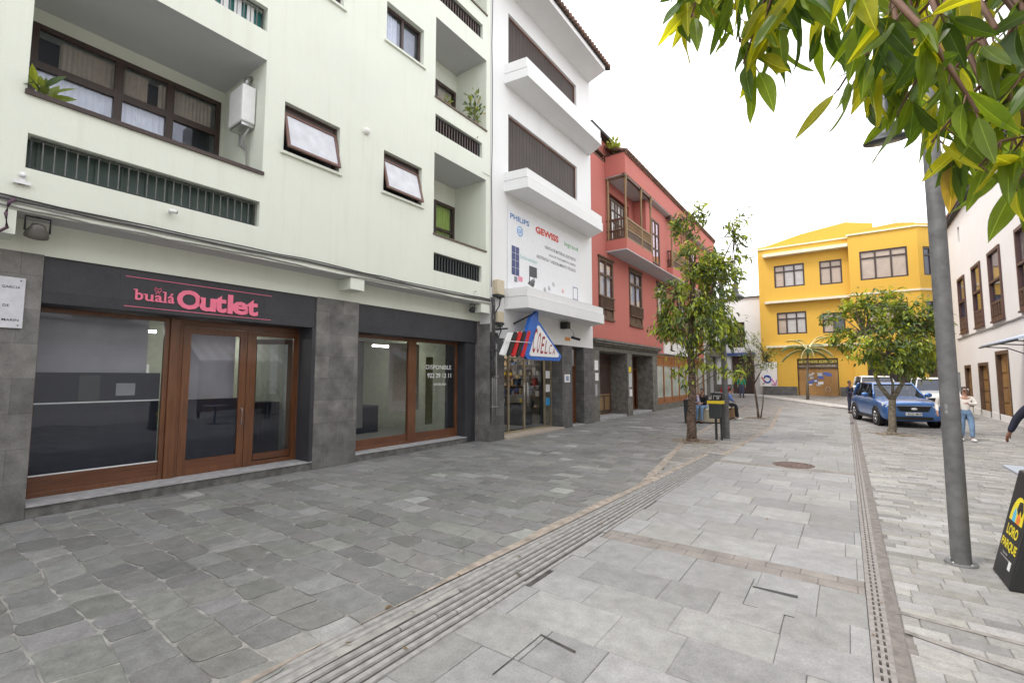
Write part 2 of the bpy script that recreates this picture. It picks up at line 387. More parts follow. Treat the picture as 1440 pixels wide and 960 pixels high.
# ------------------------------------------------------------------ world / sun
w = bpy.data.worlds.new('World'); SC.world = w; w.use_nodes = True; nt = w.node_tree; nt.nodes.clear()
sky = nt.nodes.new('ShaderNodeTexSky'); sky.sky_type = 'NISHITA'; sky.sun_disc = False; sky.sun_elevation = R(58); sky.sun_rotation = R(215); sky.air_density = 1; sky.dust_density = 3
tc = nt.nodes.new('ShaderNodeTexCoord')
cl = nt.nodes.new('ShaderNodeTexNoise'); cl.inputs['Scale'].default_value = 2.2; cl.inputs['Detail'].default_value = 5; nt.links.new(tc.outputs['Generated'], cl.inputs['Vector'])
cr = nt.nodes.new('ShaderNodeValToRGB'); cr.color_ramp.elements[0].color = (10.0, 10.15, 10.5, 1); cr.color_ramp.elements[1].color = (12.6, 12.7, 12.9, 1)
cr.color_ramp.elements[0].position = .35; cr.color_ramp.elements[1].position = .65
nt.links.new(cl.outputs[0], cr.inputs[0])
mx = nt.nodes.new('ShaderNodeMix'); mx.data_type = 'RGBA'; mx.inputs[0].default_value = .92; mx.clamp_factor = True
nt.links.new(sky.outputs[0], mx.inputs[6]); nt.links.new(cr.outputs[0], mx.inputs[7])
bg = nt.nodes.new('ShaderNodeBackground'); bg.inputs[1].default_value = .1; nt.links.new(mx.outputs[2], bg.inputs[0])
wo = nt.nodes.new('ShaderNodeOutputWorld'); nt.links.new(bg.outputs[0], wo.inputs[0])
sd = bpy.data.lights.new('sun', 'SUN'); sd.energy = 1.35; sd.angle = R(16); sd.color = (1, .96, .9)
so = bpy.data.objects.new('sun', sd); COL.objects.link(so)
# sun direction: from the south-west over the camera's left shoulder
so.rotation_euler = (R(32), 0, R(-35 + 0)); so.location = (0, 0, 30)
SC.view_settings.view_transform = 'Standard'; SC.view_settings.look = 'None'; SC.view_settings.gamma = 1; SC.view_settings.exposure = 1.03
SC.view_settings.use_curve_mapping = False
SC.render.engine = 'CYCLES'
SC.cycles.max_bounces = 8; SC.cycles.transparent_max_bounces = 12; SC.cycles.diffuse_bounces = 4; SC.cycles.glossy_bounces = 4

#@@GROUND
def gz(y):
    if y < 34: return 0.
    if y < 40: return .58 * (y - 34) / 6
    return .58 + min(.4, (y - 40) * .002)
mb = MB()
ys = [-400, -60, -20, 0, 20, 34, 36, 38, 40, 60, 400]; xs = [-400, -60, -9.2, -3, 0, 3, 6, 60, 400]
for i in range(len(xs) - 1):
    for j in range(len(ys) - 1):
        mb.poly([(xs[i], ys[j], gz(ys[j]) - .02), (xs[i + 1], ys[j], gz(ys[j]) - .02), (xs[i + 1], ys[j + 1], gz(ys[j + 1]) - .02), (xs[i], ys[j + 1], gz(ys[j + 1]) - .02)], M['ground'])
struct(mb.build('ground'))
mb = MB()    # mortar bed under the left paving
mb.poly([(-9.3, -8, -.008), (-2.9, -8, -.008), (-2.9, 8, -.008), (-4.2, 16, -.008), (-5.1, 34, -.008), (-9.3, 34, -.008)], M['mortar_pale'])
struct(mb.build('paving_bed'))
mb = MB()
def lx(y): return -3.1 + .04 * math.sin(y) if y < 7.6 else (-2.98 - (y - 7.6) * .16 if y < 14.4 else -4.07 - (y - 14.4) * .07)
def xc(y): return -2.47 if y < 12.2 else (-2.47 + (y - 12.2) * .02 if y < 20 else -2.31 - (y - 20) * .075)
def rib_l(y): return -3.15 + .03 * (y - 1.7) if y < 12 else -2.84
class Wave:
    def __init__(s, sd, amp):
        r = random.Random(sd); s.k = [(r.uniform(.5, 5), r.uniform(0, 6), r.uniform(.3, 1)) for _ in range(5)]; s.a = amp
    def __call__(s, x): return s.a * sum(c * math.sin(a * x + b) for a, b, c in s.k) / 2
def stone(mb, q, gap, z, rnd, mat, col, wob, rr, edge=.008):
    # q: four corners (x,y) counter-clockwise; rounded, slightly irregular top with a skirt
    c = Vector((sum(p[0] for p in q) / 4, sum(p[1] for p in q) / 4))
    pts = []
    for i in range(4):
        a, b, d = Vector(q[i - 1]), Vector(q[i]), Vector(q[(i + 1) % 4])
        e1 = (a - b); e2 = (d - b); l1, l2 = e1.length, e2.length
        if l1 < .03 or l2 < .03: return
        k = rnd * rr.uniform(.5, 1.4); k1 = min(.42, k / l1); k2 = min(.42, k / l2)
        if rnd > .006:
            mid = b + e1 * k1 * .3 + e2 * k2 * .3
            pts += [b + e1 * k1, mid, b + e2 * k2]
            if wob: pts.append(b + e2 * .5 + Vector((rr.uniform(-wob, wob), rr.uniform(-wob, wob))))
        else: pts.append(b)
    tops = []; outs = []
    for p in pts:
        dv = p - c; L = dv.length
        tops.append(p - dv * min(.3, (gap / 2 + edge) / L)); outs.append(p - dv * min(.3, (gap / 2) / L))
    n = len(pts); tx, ty = rr.uniform(-.006, .006), rr.uniform(-.006, .006)
    hz = lambda p: z + (p.x - c.x) * tx + (p.y - c.y) * ty
    vs = [(p.x, p.y, hz(p)) for p in tops] + [(p.x, p.y, hz(p) - .004) for p in outs] + [(p.x, p.y, z - .02) for p in outs]
    fs = [tuple(range(n))] + [(i, i + n, (i + 1) % n + n, (i + 1) % n) for i in range(n)] + [(i + n, i + 2 * n, (i + 1) % n + 2 * n, (i + 1) % n + n) for i in range(n)]
    mb.mesh(vs, fs, mat, False, col)
def pave(mb, y0, y1, xl, xr, hs, ws, gap, wav, rnd, mat, colf, seed, wob=0, slant=0, zz=.0, zj=.003, skip=None):
    rr = random.Random(seed); y = y0; prev = Wave(seed, wav); i = 0
    while y < y1 - .01:
        h = rr.uniform(*hs)
        if wav < .012 and y + h * 1.35 > y1: h = y1 - y
        nxt = Wave(seed + i + 1, wav); yb = y + h
        x = xl(y + h / 2) - rr.uniform(0, ws[1]); R_ = xr(y + h / 2)
        sa = 0
        while x < R_:
            w_ = rr.uniform(*ws); sb = rr.uniform(-slant, slant)
            xa, xb = x, x + w_
            f = lambda v, yy: min(max(v, xl(yy)), xr(yy))
            if not (skip and skip((xa + xb) / 2, y + h / 2)):
                p = [(f(xa - sa, y), y + prev(xa)), (f(xb - sb, y), y + prev(xb)), (f(xb + sb, yb), yb + nxt(xb)), (f(xa + sa, yb), yb + nxt(xa))]
                if p[1][0] - p[0][0] > .05 and p[2][0] - p[3][0] > .05:
                    stone(mb, p, gap, zz + rr.uniform(-zj, zj), rnd, mat, colf(rr), wob, rr)
            x = xb; sa = sb
        y = yb; prev = nxt; i += 1
def cdark(rr):
    v = rr.choice((.195, .205, .22, .21, .235, .175)) * rr.uniform(.92, 1.08)
    if rr.random() < .05: v *= 1.5
    return (v * 1.0, v * rr.uniform(.97, 1.02), v * rr.uniform(.92, .99))
def clight(rr):
    v = rr.choice((.305, .298, .312, .29, .307, .275, .245)) * rr.uniform(.95, 1.05)
    return (v, v * .99, v * rr.uniform(.95, 1.0))
def csett(rr):
    v = rr.choice((.28, .31, .26, .325, .23, .3)) * rr.uniform(.88, 1.1)
    return (v * 1.02, v * .985, v * rr.uniform(.9, .98))
def cmid(rr):
    v = rr.choice((.25, .28, .235, .3)) * rr.uniform(.88, 1.1)
    return (v * 1.03, v * .97, v * rr.uniform(.86, .94))
pave(mb, -6, 34, lambda y: -9.12, lx, (.27, .36), (.26, .56), .014, .03, .05, M['pave_dark'], cdark, 11, .012, .05, zj=.003)
struct(mb.build('left_paving'))
mb = MB()
mb.poly([(-3.3, -8, -.012), (.3, -8, -.012), (.3, 34, -.012), (-3.3, 34, -.012)], M['rib_gap']); mb.poly([(-2.5, 12.4, -.009), (.05, 12.4, -.009), (.05, 33.9, -.009), (-2.5, 33.9, -.009)], M['band_grey'])
mb.poly([(-5.3, 7.4, -.0135), (-2.3, 7.4, -.0135), (-2.3, 34, -.0135), (-5.3, 34, -.0135)], M['mortar_warm'])
struct(mb.build('joint_bed'))
cover = lambda x, y: -.79 < x < -.41 and 4.4 < y < 4.88
def skipc(x, y): return (5.2 < y < 5.56) or (11.25 < y < 11.6) or cover(x, y) or (18.0 < y < 18.2)
def band_split():
    mb = MB()
    for a, b, sd in ((-5, 5.22, 21), (5.56, 11.28, 22), (11.6, 33.8, 23)):
        pave(mb, a, b, xc, lambda y: .055, (.42, .62), (.42, .8), .004, .0, .004, M['pave_light'], clight, sd, zj=.0022, zz=.002)
    return mb
struct(band_split().build('central_paving'))
mb = MB()
for a, b in ((5.225, 5.555), (11.285, 11.595)):
    mb.box(-2.46, .05, a, b, -.02, -.001, M['cross_band'])
struct(mb.build('cross_band'))
mb = MB()
pave(mb, 7.8, 34, lambda y: lx(y) + .12, lambda y: (rib_l(y) - .1 if y < 12.3 else xc(y) - .1), (.16, .2), (.2, .42), .008, .004, .004, M['pave_sett'], cmid, 31, zj=.002)
struct(mb.build('planting_strip_paving'))
mb = MB()
pave(mb, -4, 34, lambda y: .27, lambda y: 5.5, (.14, .17), (.24, .46), .007, .003, .004, M['pave_sett'], csett, 41, zj=.002)
struct(mb.build('right_paving'))
mb = MB(); mb.poly([(.25, -8, -.007), (5.6, -8, -.007), (5.6, 34, -.007), (.25, 34, -.007)], M['band_grey']); struct(mb.build('sett_bed'))
# mortar strip beside the ribs, wheel-track bands, concrete kerb strip on the rise
mb = MB()
n = 40
def strip(mb, f0, f1, y0, y1, z, mat, n=40, zt=None):
    for i in range(n):
        a = y0 + (y1 - y0) * i / n; b = y0 + (y1 - y0) * (i + 1) / n
        mb.poly([(f0(a), a, gz(a) + z), (f1(a), a, gz(a) + z), (f1(b), b, gz(b) + z), (f0(b), b, gz(b) + z)], mat)
strip(mb, lambda y: lx(y) - .02 - (.04 * abs(math.sin(y * 2.1))), lambda y: rib_l(y) + .01, -4, 8.2, .007, M['mortar_warm'], 60)
strip(mb, lambda y: lx(y) - .02, lambda y: lx(y) + .13, 8.2, 34, .0025, M['mortar_warm'], 60)
strip(mb, lambda y: rib_l(y) - .11, lambda y: rib_l(y) + .01, 8.2, 12.3, .003, M['mortar_warm'], 10)
strip(mb, lambda y: xc(y) - .14, lambda y: xc(y) + .01, 12.3, 33.9, .003, M['mortar_warm'], 40)
struct(mb.build('mortar_edging'))
mb = MB()
strip(mb, lambda y: .175, lambda y: .262, -4, 24, .003, M['band_grey'], 30)
strip(mb, lambda y: .05, lambda y: .262, 24, 34, .003, M['band_grey'], 10)
struct(mb.build('drain_edging'))
mb = MB()
for c0, k in ((5.0, -.12), (4.66, -.36)):
    pts = [(.27 + i * .25, c0 + k * (i * .25) + .05 * (i * .25) ** 2 * .6) for i in range(20)]
    for (xa, ya), (xb, yb) in zip(pts, pts[1:]):
        mb.poly([(xa, ya - .03, .0045), (xb, yb - .03, .0045), (xb, yb + .03, .0045), (xa, ya + .03, .0045)], plain('faded_trench_mark', (.235, .215, .2), .9, var=.25, vs=9, bmp=.5))
struct(mb.build('repaired_trench_marks'))
mb = MB()
P = [(2.5, 33.4), (.8, 33.6), (-1.0, 35.0), (-3.4, 37.2), (-5.6, 38.9), (-9.3, 39.6)]
for (xa, ya), (xb, yb) in zip(P, P[1:]):
    z = lambda y: gz(y) + .008
    mb.poly([(xa, ya, z(ya)), (xa + .2, ya + 1.15, z(ya + 1.15)), (xb + .2, yb + 1.15, z(yb + 1.15)), (xb, yb, z(yb))], M['concrete'])
struct(mb.build('concrete_kerb_strip'))
# ribbed stone gutter
mb = MB(); rr = random.Random(5)
nr = 8
for k in range(nr):
    y = -4
    while y < 12.2:
        L = rr.uniform(1.1, 2.6)
        yb = min(y + L, 12.3); 
        for a, b in ((y, yb - .012),):
            def X(yy, t): return rib_l(yy) + (xc(yy) - rib_l(yy)) * t
            t0 = (k + .1) / nr; t1 = (k + .9) / nr; tm = (t0 + t1) / 2
            dz = rr.uniform(-.002, .0015); segs = 8
            if rr.random() < .08: dz -= .012
            vs = []; 
            for j in range(segs + 1):
                yy = a + (b - a) * j / segs; wv = rr.uniform(-.0015, .0015)
                for t, z in ((t0, -.02), (t0 + .02, .001), (tm, .006), (t1 - .02, .001), (t1, -.02)): vs.append((X(yy, t) + wv, yy, z + dz + rr.uniform(-.0004, .0004)))
            fs = []
            for j in range(segs):
                for q in range(4): fs.append((j * 5 + q, j * 5 + q + 1, j * 5 + q + 6, j * 5 + q + 5))
            fs += [(0, 1, 2, 3, 4), tuple(segs * 5 + q for q in (4, 3, 2, 1, 0))]
            mb.mesh(vs, fs, M['rib'], False)
        y += L
tag(mb.build('ribbed_gutter'), 'ribbed grey stone gutter running diagonally along the dark paving', 'gutter')
# slotted drain cover
mb = MB()
mb.box(.075, .175, -2, 23.5, -.05, -.03, M['black'])
for a, b in ((.058, .092), (.107, .13), (.145, .176)): mb.box(a, b, -2, 23.5, -.03, .0035, M['grate'])
y = -2
while y < 23.5:
    mb.box(.092, .107, y, y + .032, -.03, .003, M['grate']); mb.box(.13, .145, y, y + .032, -.03, .003, M['grate']); y += .1
tag(mb.build('slot_drain'), 'narrow drain cover with two rows of slots along the pale paving', 'drain cover')
t = thing('inspection_cover', 'square paving inspection cover with a dark open slit in the pale slabs', 'cover', (-.6, 4.64, 0))
part('cover_slab', t, lambda m: m.box(-.785, -.42, 4.415, 4.855, -.01, .0035, plain('cover_stone', (.26, .257, .25), .75, var=.12, vs=5, bmp=.3)))
part('slit', t, lambda m: (m.mesh([(-.775, 4.80, .0066), (-.425, 4.785, .0066), (-.425, 4.845, .0066), (-.775, 4.83, .0066)], [(0, 1, 2, 3)], M['black'])))
def fr_(m):
    m.box(-.793, -.786, 4.405, 5.0, -.01, .0042, M['metal_dark'])
    m.box(-.785, -.42, 4.405, 4.414, -.01, .0042, M['metal_dark'])
part('frame', t, fr_)
mb = MB(); mb.mesh([(-1.915, 3.01, .0066), (-1.605, 2.965, .0066), (-1.605, 2.99, .0066), (-1.915, 3.03, .0066)], [(0, 1, 2, 3)], M['rib_gap']); mb.mesh([(-1.915, 3.03, .0066), (-1.925, 2.45, .0066), (-1.917, 2.45, .0066), (-1.906, 3.01, .0066)], [(0, 3, 2, 1)], M['rib_gap'])
struct(mb.build('open_slab_joint'))
t = thing('manhole_cover', 'round rusty brown manhole cover in the pale central slabs', 'manhole cover', (-1.02, 11.85, 0))
rust = plain('rusty_iron', (.16, .11, .095), .85, .2, var=.3, vs=12, bmp=.6)
part('rim', t, lambda m: m.lathe((-1.02, 11.85, 0), [(.4, -.01), (.4, .006), (.36, .0075), (.36, -.01)], rust, 32))
part('lid', t, lambda m: (m.lathe((-1.02, 11.85, 0), [(.352, -.01), (.35, .006), (.2, .0062), (.001, .0065)], rust, 32), [m.box(-1.3 + .08 * i, -1.27 + .08 * i, 11.62, 12.08, 0, .011, rust) for i in range(8)]))

#@@GREEN BUILDING
G = thing('green_apartment_building', 'pale green apartment block with recessed balconies above a dark stone shop front', 'building', (-8.55, 5, 0))
F = FL(-8.55); XU = -8.55
def loggias():
    H = []
    for k, (zb, zt) in enumerate(((5.6, 7.82), (9.33, 11.6), (13.05, 15.3))):
        H.append((.98, 4.0, zb, zt, 1.75, None, M['soffit'])); H.append((8.36, 10.52, zb, zt, 1.25, None, M['soffit']))
        H.append((-5.6, -2.2, zb, zt, 1.75, None, M['soffit']))
    for z in (4.62, 8.37, 12.12): H.append((1.02, 3.98, z, z + .47, .32)); H.append((8.38, 10.33, z + .04, z + .52, .32))
    for (a, b) in ((4.37, 5.57), (6.73, 7.93)):
        for z in (6.21, 9.92, 13.6): H.append((a, b, z, z + 1.0, .22))
    for z in (6.21, 9.92, 13.6): H.append((-1.4, -.3, z, z + 1., .22))
    return H
mb = MB(); GH = loggias()
wall(mb, F, -12, 10.72, 4.04, 16.4, GH, M['green_plaster'])
mb.poly([F(10.72, 4.04), F(10.72, 16.4), F(10.72, 16.4, -6.1), F(10.72, 4.04, -6.1)], M['green_plaster'])
mb.poly([F(-12, 4.04), F(10.72, 4.04), F(10.72, 4.04, -.47), F(-12, 4.04, -.47)], M['soffit'])
mb.fb(F, -12, 10.715, 16.4, 16.6, -6, .15, M['green_plaster'])
# back walls of the recesses with window openings
for (a, b, zb, zt, dp) in [(h[0], h[1], h[2], h[3], h[4]) for h in GH if h[4] > 1]:
    fb_ = FL(XU - dp)
    if dp > 1.5: wall(mb, fb_, a, b, zb, zt, [(a + .2, b - .08, zb + .1, zt - .26, .1)], M['green_plaster'])
    else: wall(mb, fb_, a, b, zb, zt, [(a + .05, b - .02 - .0, zb + .1, zt - .52, .1)] if False else [(8.7, 10.45, zb + .1, zt - .62, .1)], M['green_plaster'])
for h in GH:
    if h[4] < 1 and h[3] - h[2] < .6:
        f2 = FL(XU - .32); mb.poly([f2(h[0], h[2]), f2(h[1], h[2]), f2(h[1], h[3]), f2(h[0], h[3])], M['metal_dark'])
mb.build('wall', G)
# lower wall, pillars, fascia
mb = MB(); FLow = FL(-9.0)
wall(mb, FLow, -12, 11.0, 3.585, 4.04, [], M['green_plaster'])
mb.build('upper_shop_band', G)
for a, b in ((5.93, 6.28), (.55, .98), (10.32, 10.72)):
    part('beam_end', G, lambda m: m.fb(F, a, b, 3.79 if b > 2 else 3.72, 4.035, -.46, -.002, M['green_plaster']))
def pil(a, b, name='pillar', rec=-9.9):
    def fn(m):
        m.box(rec, -8.998, a, b, 0, 3.598, M['stone'])
    part(name, G, fn, bevel=.006)
pil(-.6, 1.33); pil(5.44, 6.48); pil(10.7, 11.3)
def fasc(a, b, nm):
    part('fascia', G, lambda m: (m.box(-9.7, -9.03, a, b, 2.93, 3.598, M['stone_dark'])), bevel=.004)
fasc(1.335, 5.435, 'a'); fasc(6.485, 10.695, 'b')
part('side_recess', G, lambda m: (m.box(-9.9, -9.08, 10.25, 10.695, 0.0, 2.925, M['stone_dark'])), bevel=.004)
# steps
def stp(m, a, b):
    m.box(-9.9, -9.02, a, b, 0, .148, M['stone_edge']); m.box(-9.9, -9.0, a, b, .1485, .172, M['step_stone'])
part('step', G, lambda m: stp(m, 1.335, 5.435)); part('step', G, lambda m: stp(m, 6.485, 10.25))
# hidden back part of the building: side, roof and rear so that it is a solid volume
mb = MB()
mb.box(-20, -14.6, -12, 10.7, 0, 16.4, M['green_plaster'])
mb.box(-14.6, -10.6, -12, 10.7, 3.3, 3.32, M['room_pale']); mb.box(-14.6, -10.6, -12, 10.7, 16.3, 16.4, M['green_plaster'])
mb.box(-14.6, -9.0, -12, -.62, 0, 3.598, M['stone'])
mb.box(-14.6, -9.01, -12, -11.9, 3.6, 16.3, M['green_plaster'])
mb.build('rear_volume', G)
# shop interiors
def room(m, a, b, x0, x1, z1, wallm, floorm, ceil=None):
    m.poly([(x1, a, .16), (x1, b, .16), (x0, b, .16), (x0, a, .16)], floorm); m.poly([(x1, a, z1), (x0, a, z1), (x0, b, z1), (x1, b, z1)], ceil or wallm)
    m.poly([(x0, a, .16), (x0, b, .16), (x0, b, z1), (x0, a, z1)], wallm)
    m.poly([(x1, a, .16), (x0, a, .16), (x0, a, z1), (x1, a, z1)], wallm); m.poly([(x1, b, .16), (x1, b, z1), (x0, b, z1), (x0, b, .16)], wallm)
mb = MB(); room(mb, 1.34, 5.43, -14.5, -9.7, 3.25, M['room_pale'], M['room_floor']); room(mb, 6.49, 10.69, -14.5, -9.7, 3.25, M['room_pale'], M['room_floor'])
mb.box(-12.2, -11.6, 1.6, 2.9, .17, 1.3, M['navy']); mb.box(-10.9, -10.3, 4.4, 5.4, .17, 1.35, M['navy']); mb.box(-13.8, -13.5, 3.6, 3.9, .17, 2.2, M['white_paint']); mb.box(-12.6, -12.5, 7.4, 8.2, .17, 1.9, M['white_paint']); mb.box(-13, -12.2, 8.6, 9.6, .17, 1.0, M['navy'])
mb.build('shop_interior', G)
def tubes(m):
    for a, b, x in ((4.1, 5.2, -12.2), (2.4, 3.6, -12.2), (5.0, 5.4, -13.6), (7.4, 8.6, -12), (9.2, 10.3, -12)): m.box(x - .05, x + .05, a, b, 2.86, 2.91, M['light_tube'])
part('lamp_tube', G, tubes)
# shop front A
XF = -9.55; fA = FL(XF)
def frA(m):
    bars(m, fA, 1.34, 3.02, .172, 2.925, .07, -.05, .03, M['wood_red'])
    m.fb(fA, 1.41, 2.95, .24, .47, -.035, .02, M['wood_red_h'])
    m.fb(fA, 3.02, 3.16, .172, 2.925, -.06, .07, M['wood_red']); m.fb(fA, 3.16, 3.22, .172, 2.925, -.04, .04, M['wood_red'])
    m.fb(fA, 3.22, 5.43, 2.80, 2.925, -.05, .04, M['wood_red_h'])
    m.fb(fA, 4.31, 4.40, .172, 2.80, -.05, .05, M['wood_red']); m.fb(fA, 5.34, 5.43, .172, 2.80, -.05, .05, M['wood_red'])
S = part('shop_front', G, frA, 'red wooden window and doors under the pink lettering', .006)
part('bottom_bead', S, lambda m: m.fb(fA, 1.41, 2.95, .472, .487, -.02, .012, M['white_paint']))
part('glass_pane', S, lambda m: m.fb(fA, 1.41, 2.95, .487, 2.855, -.012, -.004, M['glass']))
def dark_sheet(m, a, b, z0, z1, d=-.25): m.fb(fA, a, b, z0, z1, d - .01, d, M['navy'])
part('dark_reflection_sheet', S, lambda m: dark_sheet(m, 1.42, 2.94, .3, 1.97, -.06))  # navy sheet put behind the lower glass for its dark street reflection
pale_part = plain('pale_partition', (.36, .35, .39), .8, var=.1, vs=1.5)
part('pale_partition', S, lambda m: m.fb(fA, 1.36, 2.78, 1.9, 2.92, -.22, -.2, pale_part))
part('reflected_line', S, lambda m: (m.fb(fA, 1.42, 2.94, 1.5, 1.52, -.055, -.045, M['white_paint']),))  # white line drawn in place of one mirrored in the glass
part('window_stock', S, lambda m: (m.fb(fA, 1.9, 2.15, 1.53, 1.93, -.055, -.05, M['metal_dark']), m.fb(fA, 2.35, 2.6, 1.6, 1.8, -.055, -.05, plain('pale_box', (.25, .25, .27), .7))))
d1 = MB(); bars(d1, fA, 3.225, 4.305, .176, 2.795, .12, -.03, .035, M['wood_red']); d1.fb(fA, 3.345, 4.185, .296, .44, -.028, .033, M['wood_red_h'])
d1.fb(fA, 3.345, 4.185, .44, 2.675, -.006, .002, M['glass']); d1.fb(fA, 3.345, 4.185, .44, 1.5, -.03, -.02, M['navy']); d1.fb(fA, 3.42, 4.185, 1.5, 2.7, -.2, -.19, pale_part)  # navy sheet repeats the dark reflection low in the door glass
d1.tube([fA(4.24, 1.0, .04), fA(4.24, 1.0, .09), fA(4.24, 1.3, .09), fA(4.24, 1.3, .04)], .011, M['steel'], 8)
d1 = d1.build('door', S)
d2 = MB(); bars(d2, fA, 4.405, 5.335, .176, 2.795, .08, -.03, .03, M['wood_red']); d2.fb(fA, 4.5, 5.24, .276, .4, -.028, .028, M['wood_red_h'])
d2.fb(fA, 4.505, 5.235, .40, 2.79, -.006, .002, M['glass'])
d2 = d2.build('side_panel', S)
# inner leaf standing open into the shop
hinge = fA(5.3, 0, -.08); ang = R(50)
fo = Fr(hinge, (-math.sin(ang), -math.cos(ang), 0), (0, 0, 1), (math.cos(ang), -math.sin(ang), 0))
d3 = MB(); bars(d3, fo, 0, .85, .19, 2.7, .1, -.02, .02, M['wood_brown'])
d3.fb(fo, .1, .75, .3, 2.6, -.004, .004, M['glass_dark'])
d3 = d3.build('open_door', S); d3['label'] = 'dark wooden leaf standing open into the shop'
# shop front B
XB = -9.42; fB = FL(XB)
def frB(m):
    bars(m, fB, 6.49, 10.25, .172, 2.925, .08, -.05, .03, M['wood_red']); m.fb(fB, 8.33, 8.6, .252, 2.845, -.05, .045, M['wood_red'])
    m.fb(fB, 6.57, 8.33, .252, .42, -.035, .02, M['wood_red_h']); m.fb(fB, 8.6, 10.17, .252, .42, -.035, .02, M['wood_red_h'])
part('side_recess', G, lambda m: m.box(-9.53, -9.005, 5.36, 5.4375, .173, 2.925, M['stone_dark']))
S2 = part('shop_front', G, frB, 'two-pane red wooden shop window with white phone lettering', .006)
part('glass_pane', S2, lambda m: m.fb(fB, 6.57, 8.33, .42, 2.845, -.012, -.004, M['glass'])); part('glass_pane', S2, lambda m: m.fb(fB, 8.6, 10.17, .42, 2.845, -.012, -.004, M['glass']))
def disp(m):
    text(m, 'DISPONIBLE', fB, 9.0, 2.12, 2.24, .004, M['sign_white'], width=1.0); text(m, '922 29 12 11', fB, 9.05, 1.88, 2.01, .004, M['sign_white'], width=.95, offset=.01)
    text(m, 'INMOBILIARIA', fB, 9.3, 1.66, 1.73, .004, M['sign_white'], width=.5)
part('lettering', S2, disp)
part('added_boards', S2, lambda m: (m.fb(fB, 6.9, 8.1, .5, 2.9, -1.6, -1.55, plain('grey_board', (.2, .2, .19), .8)), m.fb(fB, 8.75, 9.9, .9, 2.9, -1.3, -1.25, plain('beige_board', (.42, .38, .34), .8)), m.fb(fB, 9.75, 10.0, .5, 2.5, -.8, -.75, plain('olive_board_b', (.1, .1, .05), .8))))  # boards added so the room behind this glass reads brighter
# sign on the fascia
SG = thing('shop_sign', 'pink lettering of the outlet sign between two thin lines on dark fascia', 'sign', (-9.03, 3.4, 3.2)); fS = FL(-9.028)
def outl(m):
    # heavy rounded word, letters overlapping slightly
    text(m, 'O', fS, 2.93, 3.045, 3.375, .0, M['pink_sign'], width=.36, offset=.036, depth=.012)
    text(m, 'u', fS, 3.265, 3.045, 3.28, .0, M['pink_sign'], width=.26, offset=.036, depth=.012)
    text(m, 't', fS, 3.49, 3.045, 3.35, .001, M['pink_sign'], width=.21, offset=.036, depth=.012)
    text(m, 'l', fS, 3.715, 3.045, 3.39, .0, M['pink_sign'], width=.088, offset=.04, depth=.012)
    text(m, 'e', fS, 3.79, 3.045, 3.285, .001, M['pink_sign'], width=.28, offset=.036, depth=.012)
    text(m, 't', fS, 4.04, 3.045, 3.35, .0, M['pink_sign'], width=.21, offset=.036, depth=.012)
part('large_word', SG, outl)
def bual(m):
    u = 2.36
    for ch, wd, zt, zb in (('b', .115, 3.285, 3.115), ('u', .12, 3.225, 3.115), ('a', .11, 3.225, 3.115), ('l', .04, 3.295, 3.115), ('á', .105, 3.28, 3.115)):
        text(m, ch, fS, u + .012, zb, zt, .0, M['pink_sign'], width=wd - .012, offset=.018, depth=.008)
        if ch in 'bul':   # slab serifs
            m.fb(fS, u - .012, u + .03, zt - .016, zt, -.006, .0085, M['pink_sign'])
        if ch in 'ula': m.fb(fS, u + wd - .035, u + wd + .018, zb, zb + .014, -.006, .0085, M['pink_sign'])
        u += wd + .012
part('small_word', SG, bual)
def catm(m):
    c = (2.665, 3.305)
    for s in (-1, 1):
        m.tube([fS(c[0] + s * x, c[1] + z, .004) for x, z in ((.0, -.01), (.03, -.025), (.045, .01), (.05, .05), (.025, .03), (0, .015))], .006, M['pink_sign'], 6)
        m.tube([fS(c[0] + s * x, c[1] + z, .004) for x, z in ((.0, -.03), (.02, -.045), (.03, -.065))], .006, M['pink_sign'], 6)
part('emblem', SG, catm)
part('line', SG, lambda m: m.fb(fS, 2.24, 4.5, 3.465, 3.474, -.004, .006, M['pink_sign'])); part('line', SG, lambda m: m.fb(fS, 2.24, 4.5, 2.998, 3.007, -.004, .006, M['pink_sign']))
# stone plaque with names
PQ = thing('wall_plaque', 'white stone plaque with engraved names on the leftmost pillar', 'plaque', (-8.98, .8, 2.88)); fP = FL(-8.985)
part('plate', PQ, lambda m: m.fb(fP, .25, 1.165, 2.55, 3.23, -.01, .015, plain('white_marble', (.62, .62, .66), .3)), bevel=.004)
for tx, a, b, z in (('GARCIA', .95, 1.12, 3.08), ('DE', .97, 1.03, 2.83), ('MARIN', .97, 1.125, 2.64)): part('engraved_word', PQ, lambda m: text(m, tx, fP, a, z, z + .035, .0165, M['black'], width=b - a, offset=.01))
for u, z in ((1.12, 3.19), (1.12, 2.59)): part('screw', PQ, lambda m: m.lathe((-8.968, u, z), [(.008, 0), (.008, .006), (.001, .008)], M['black'], 8, 'x'))

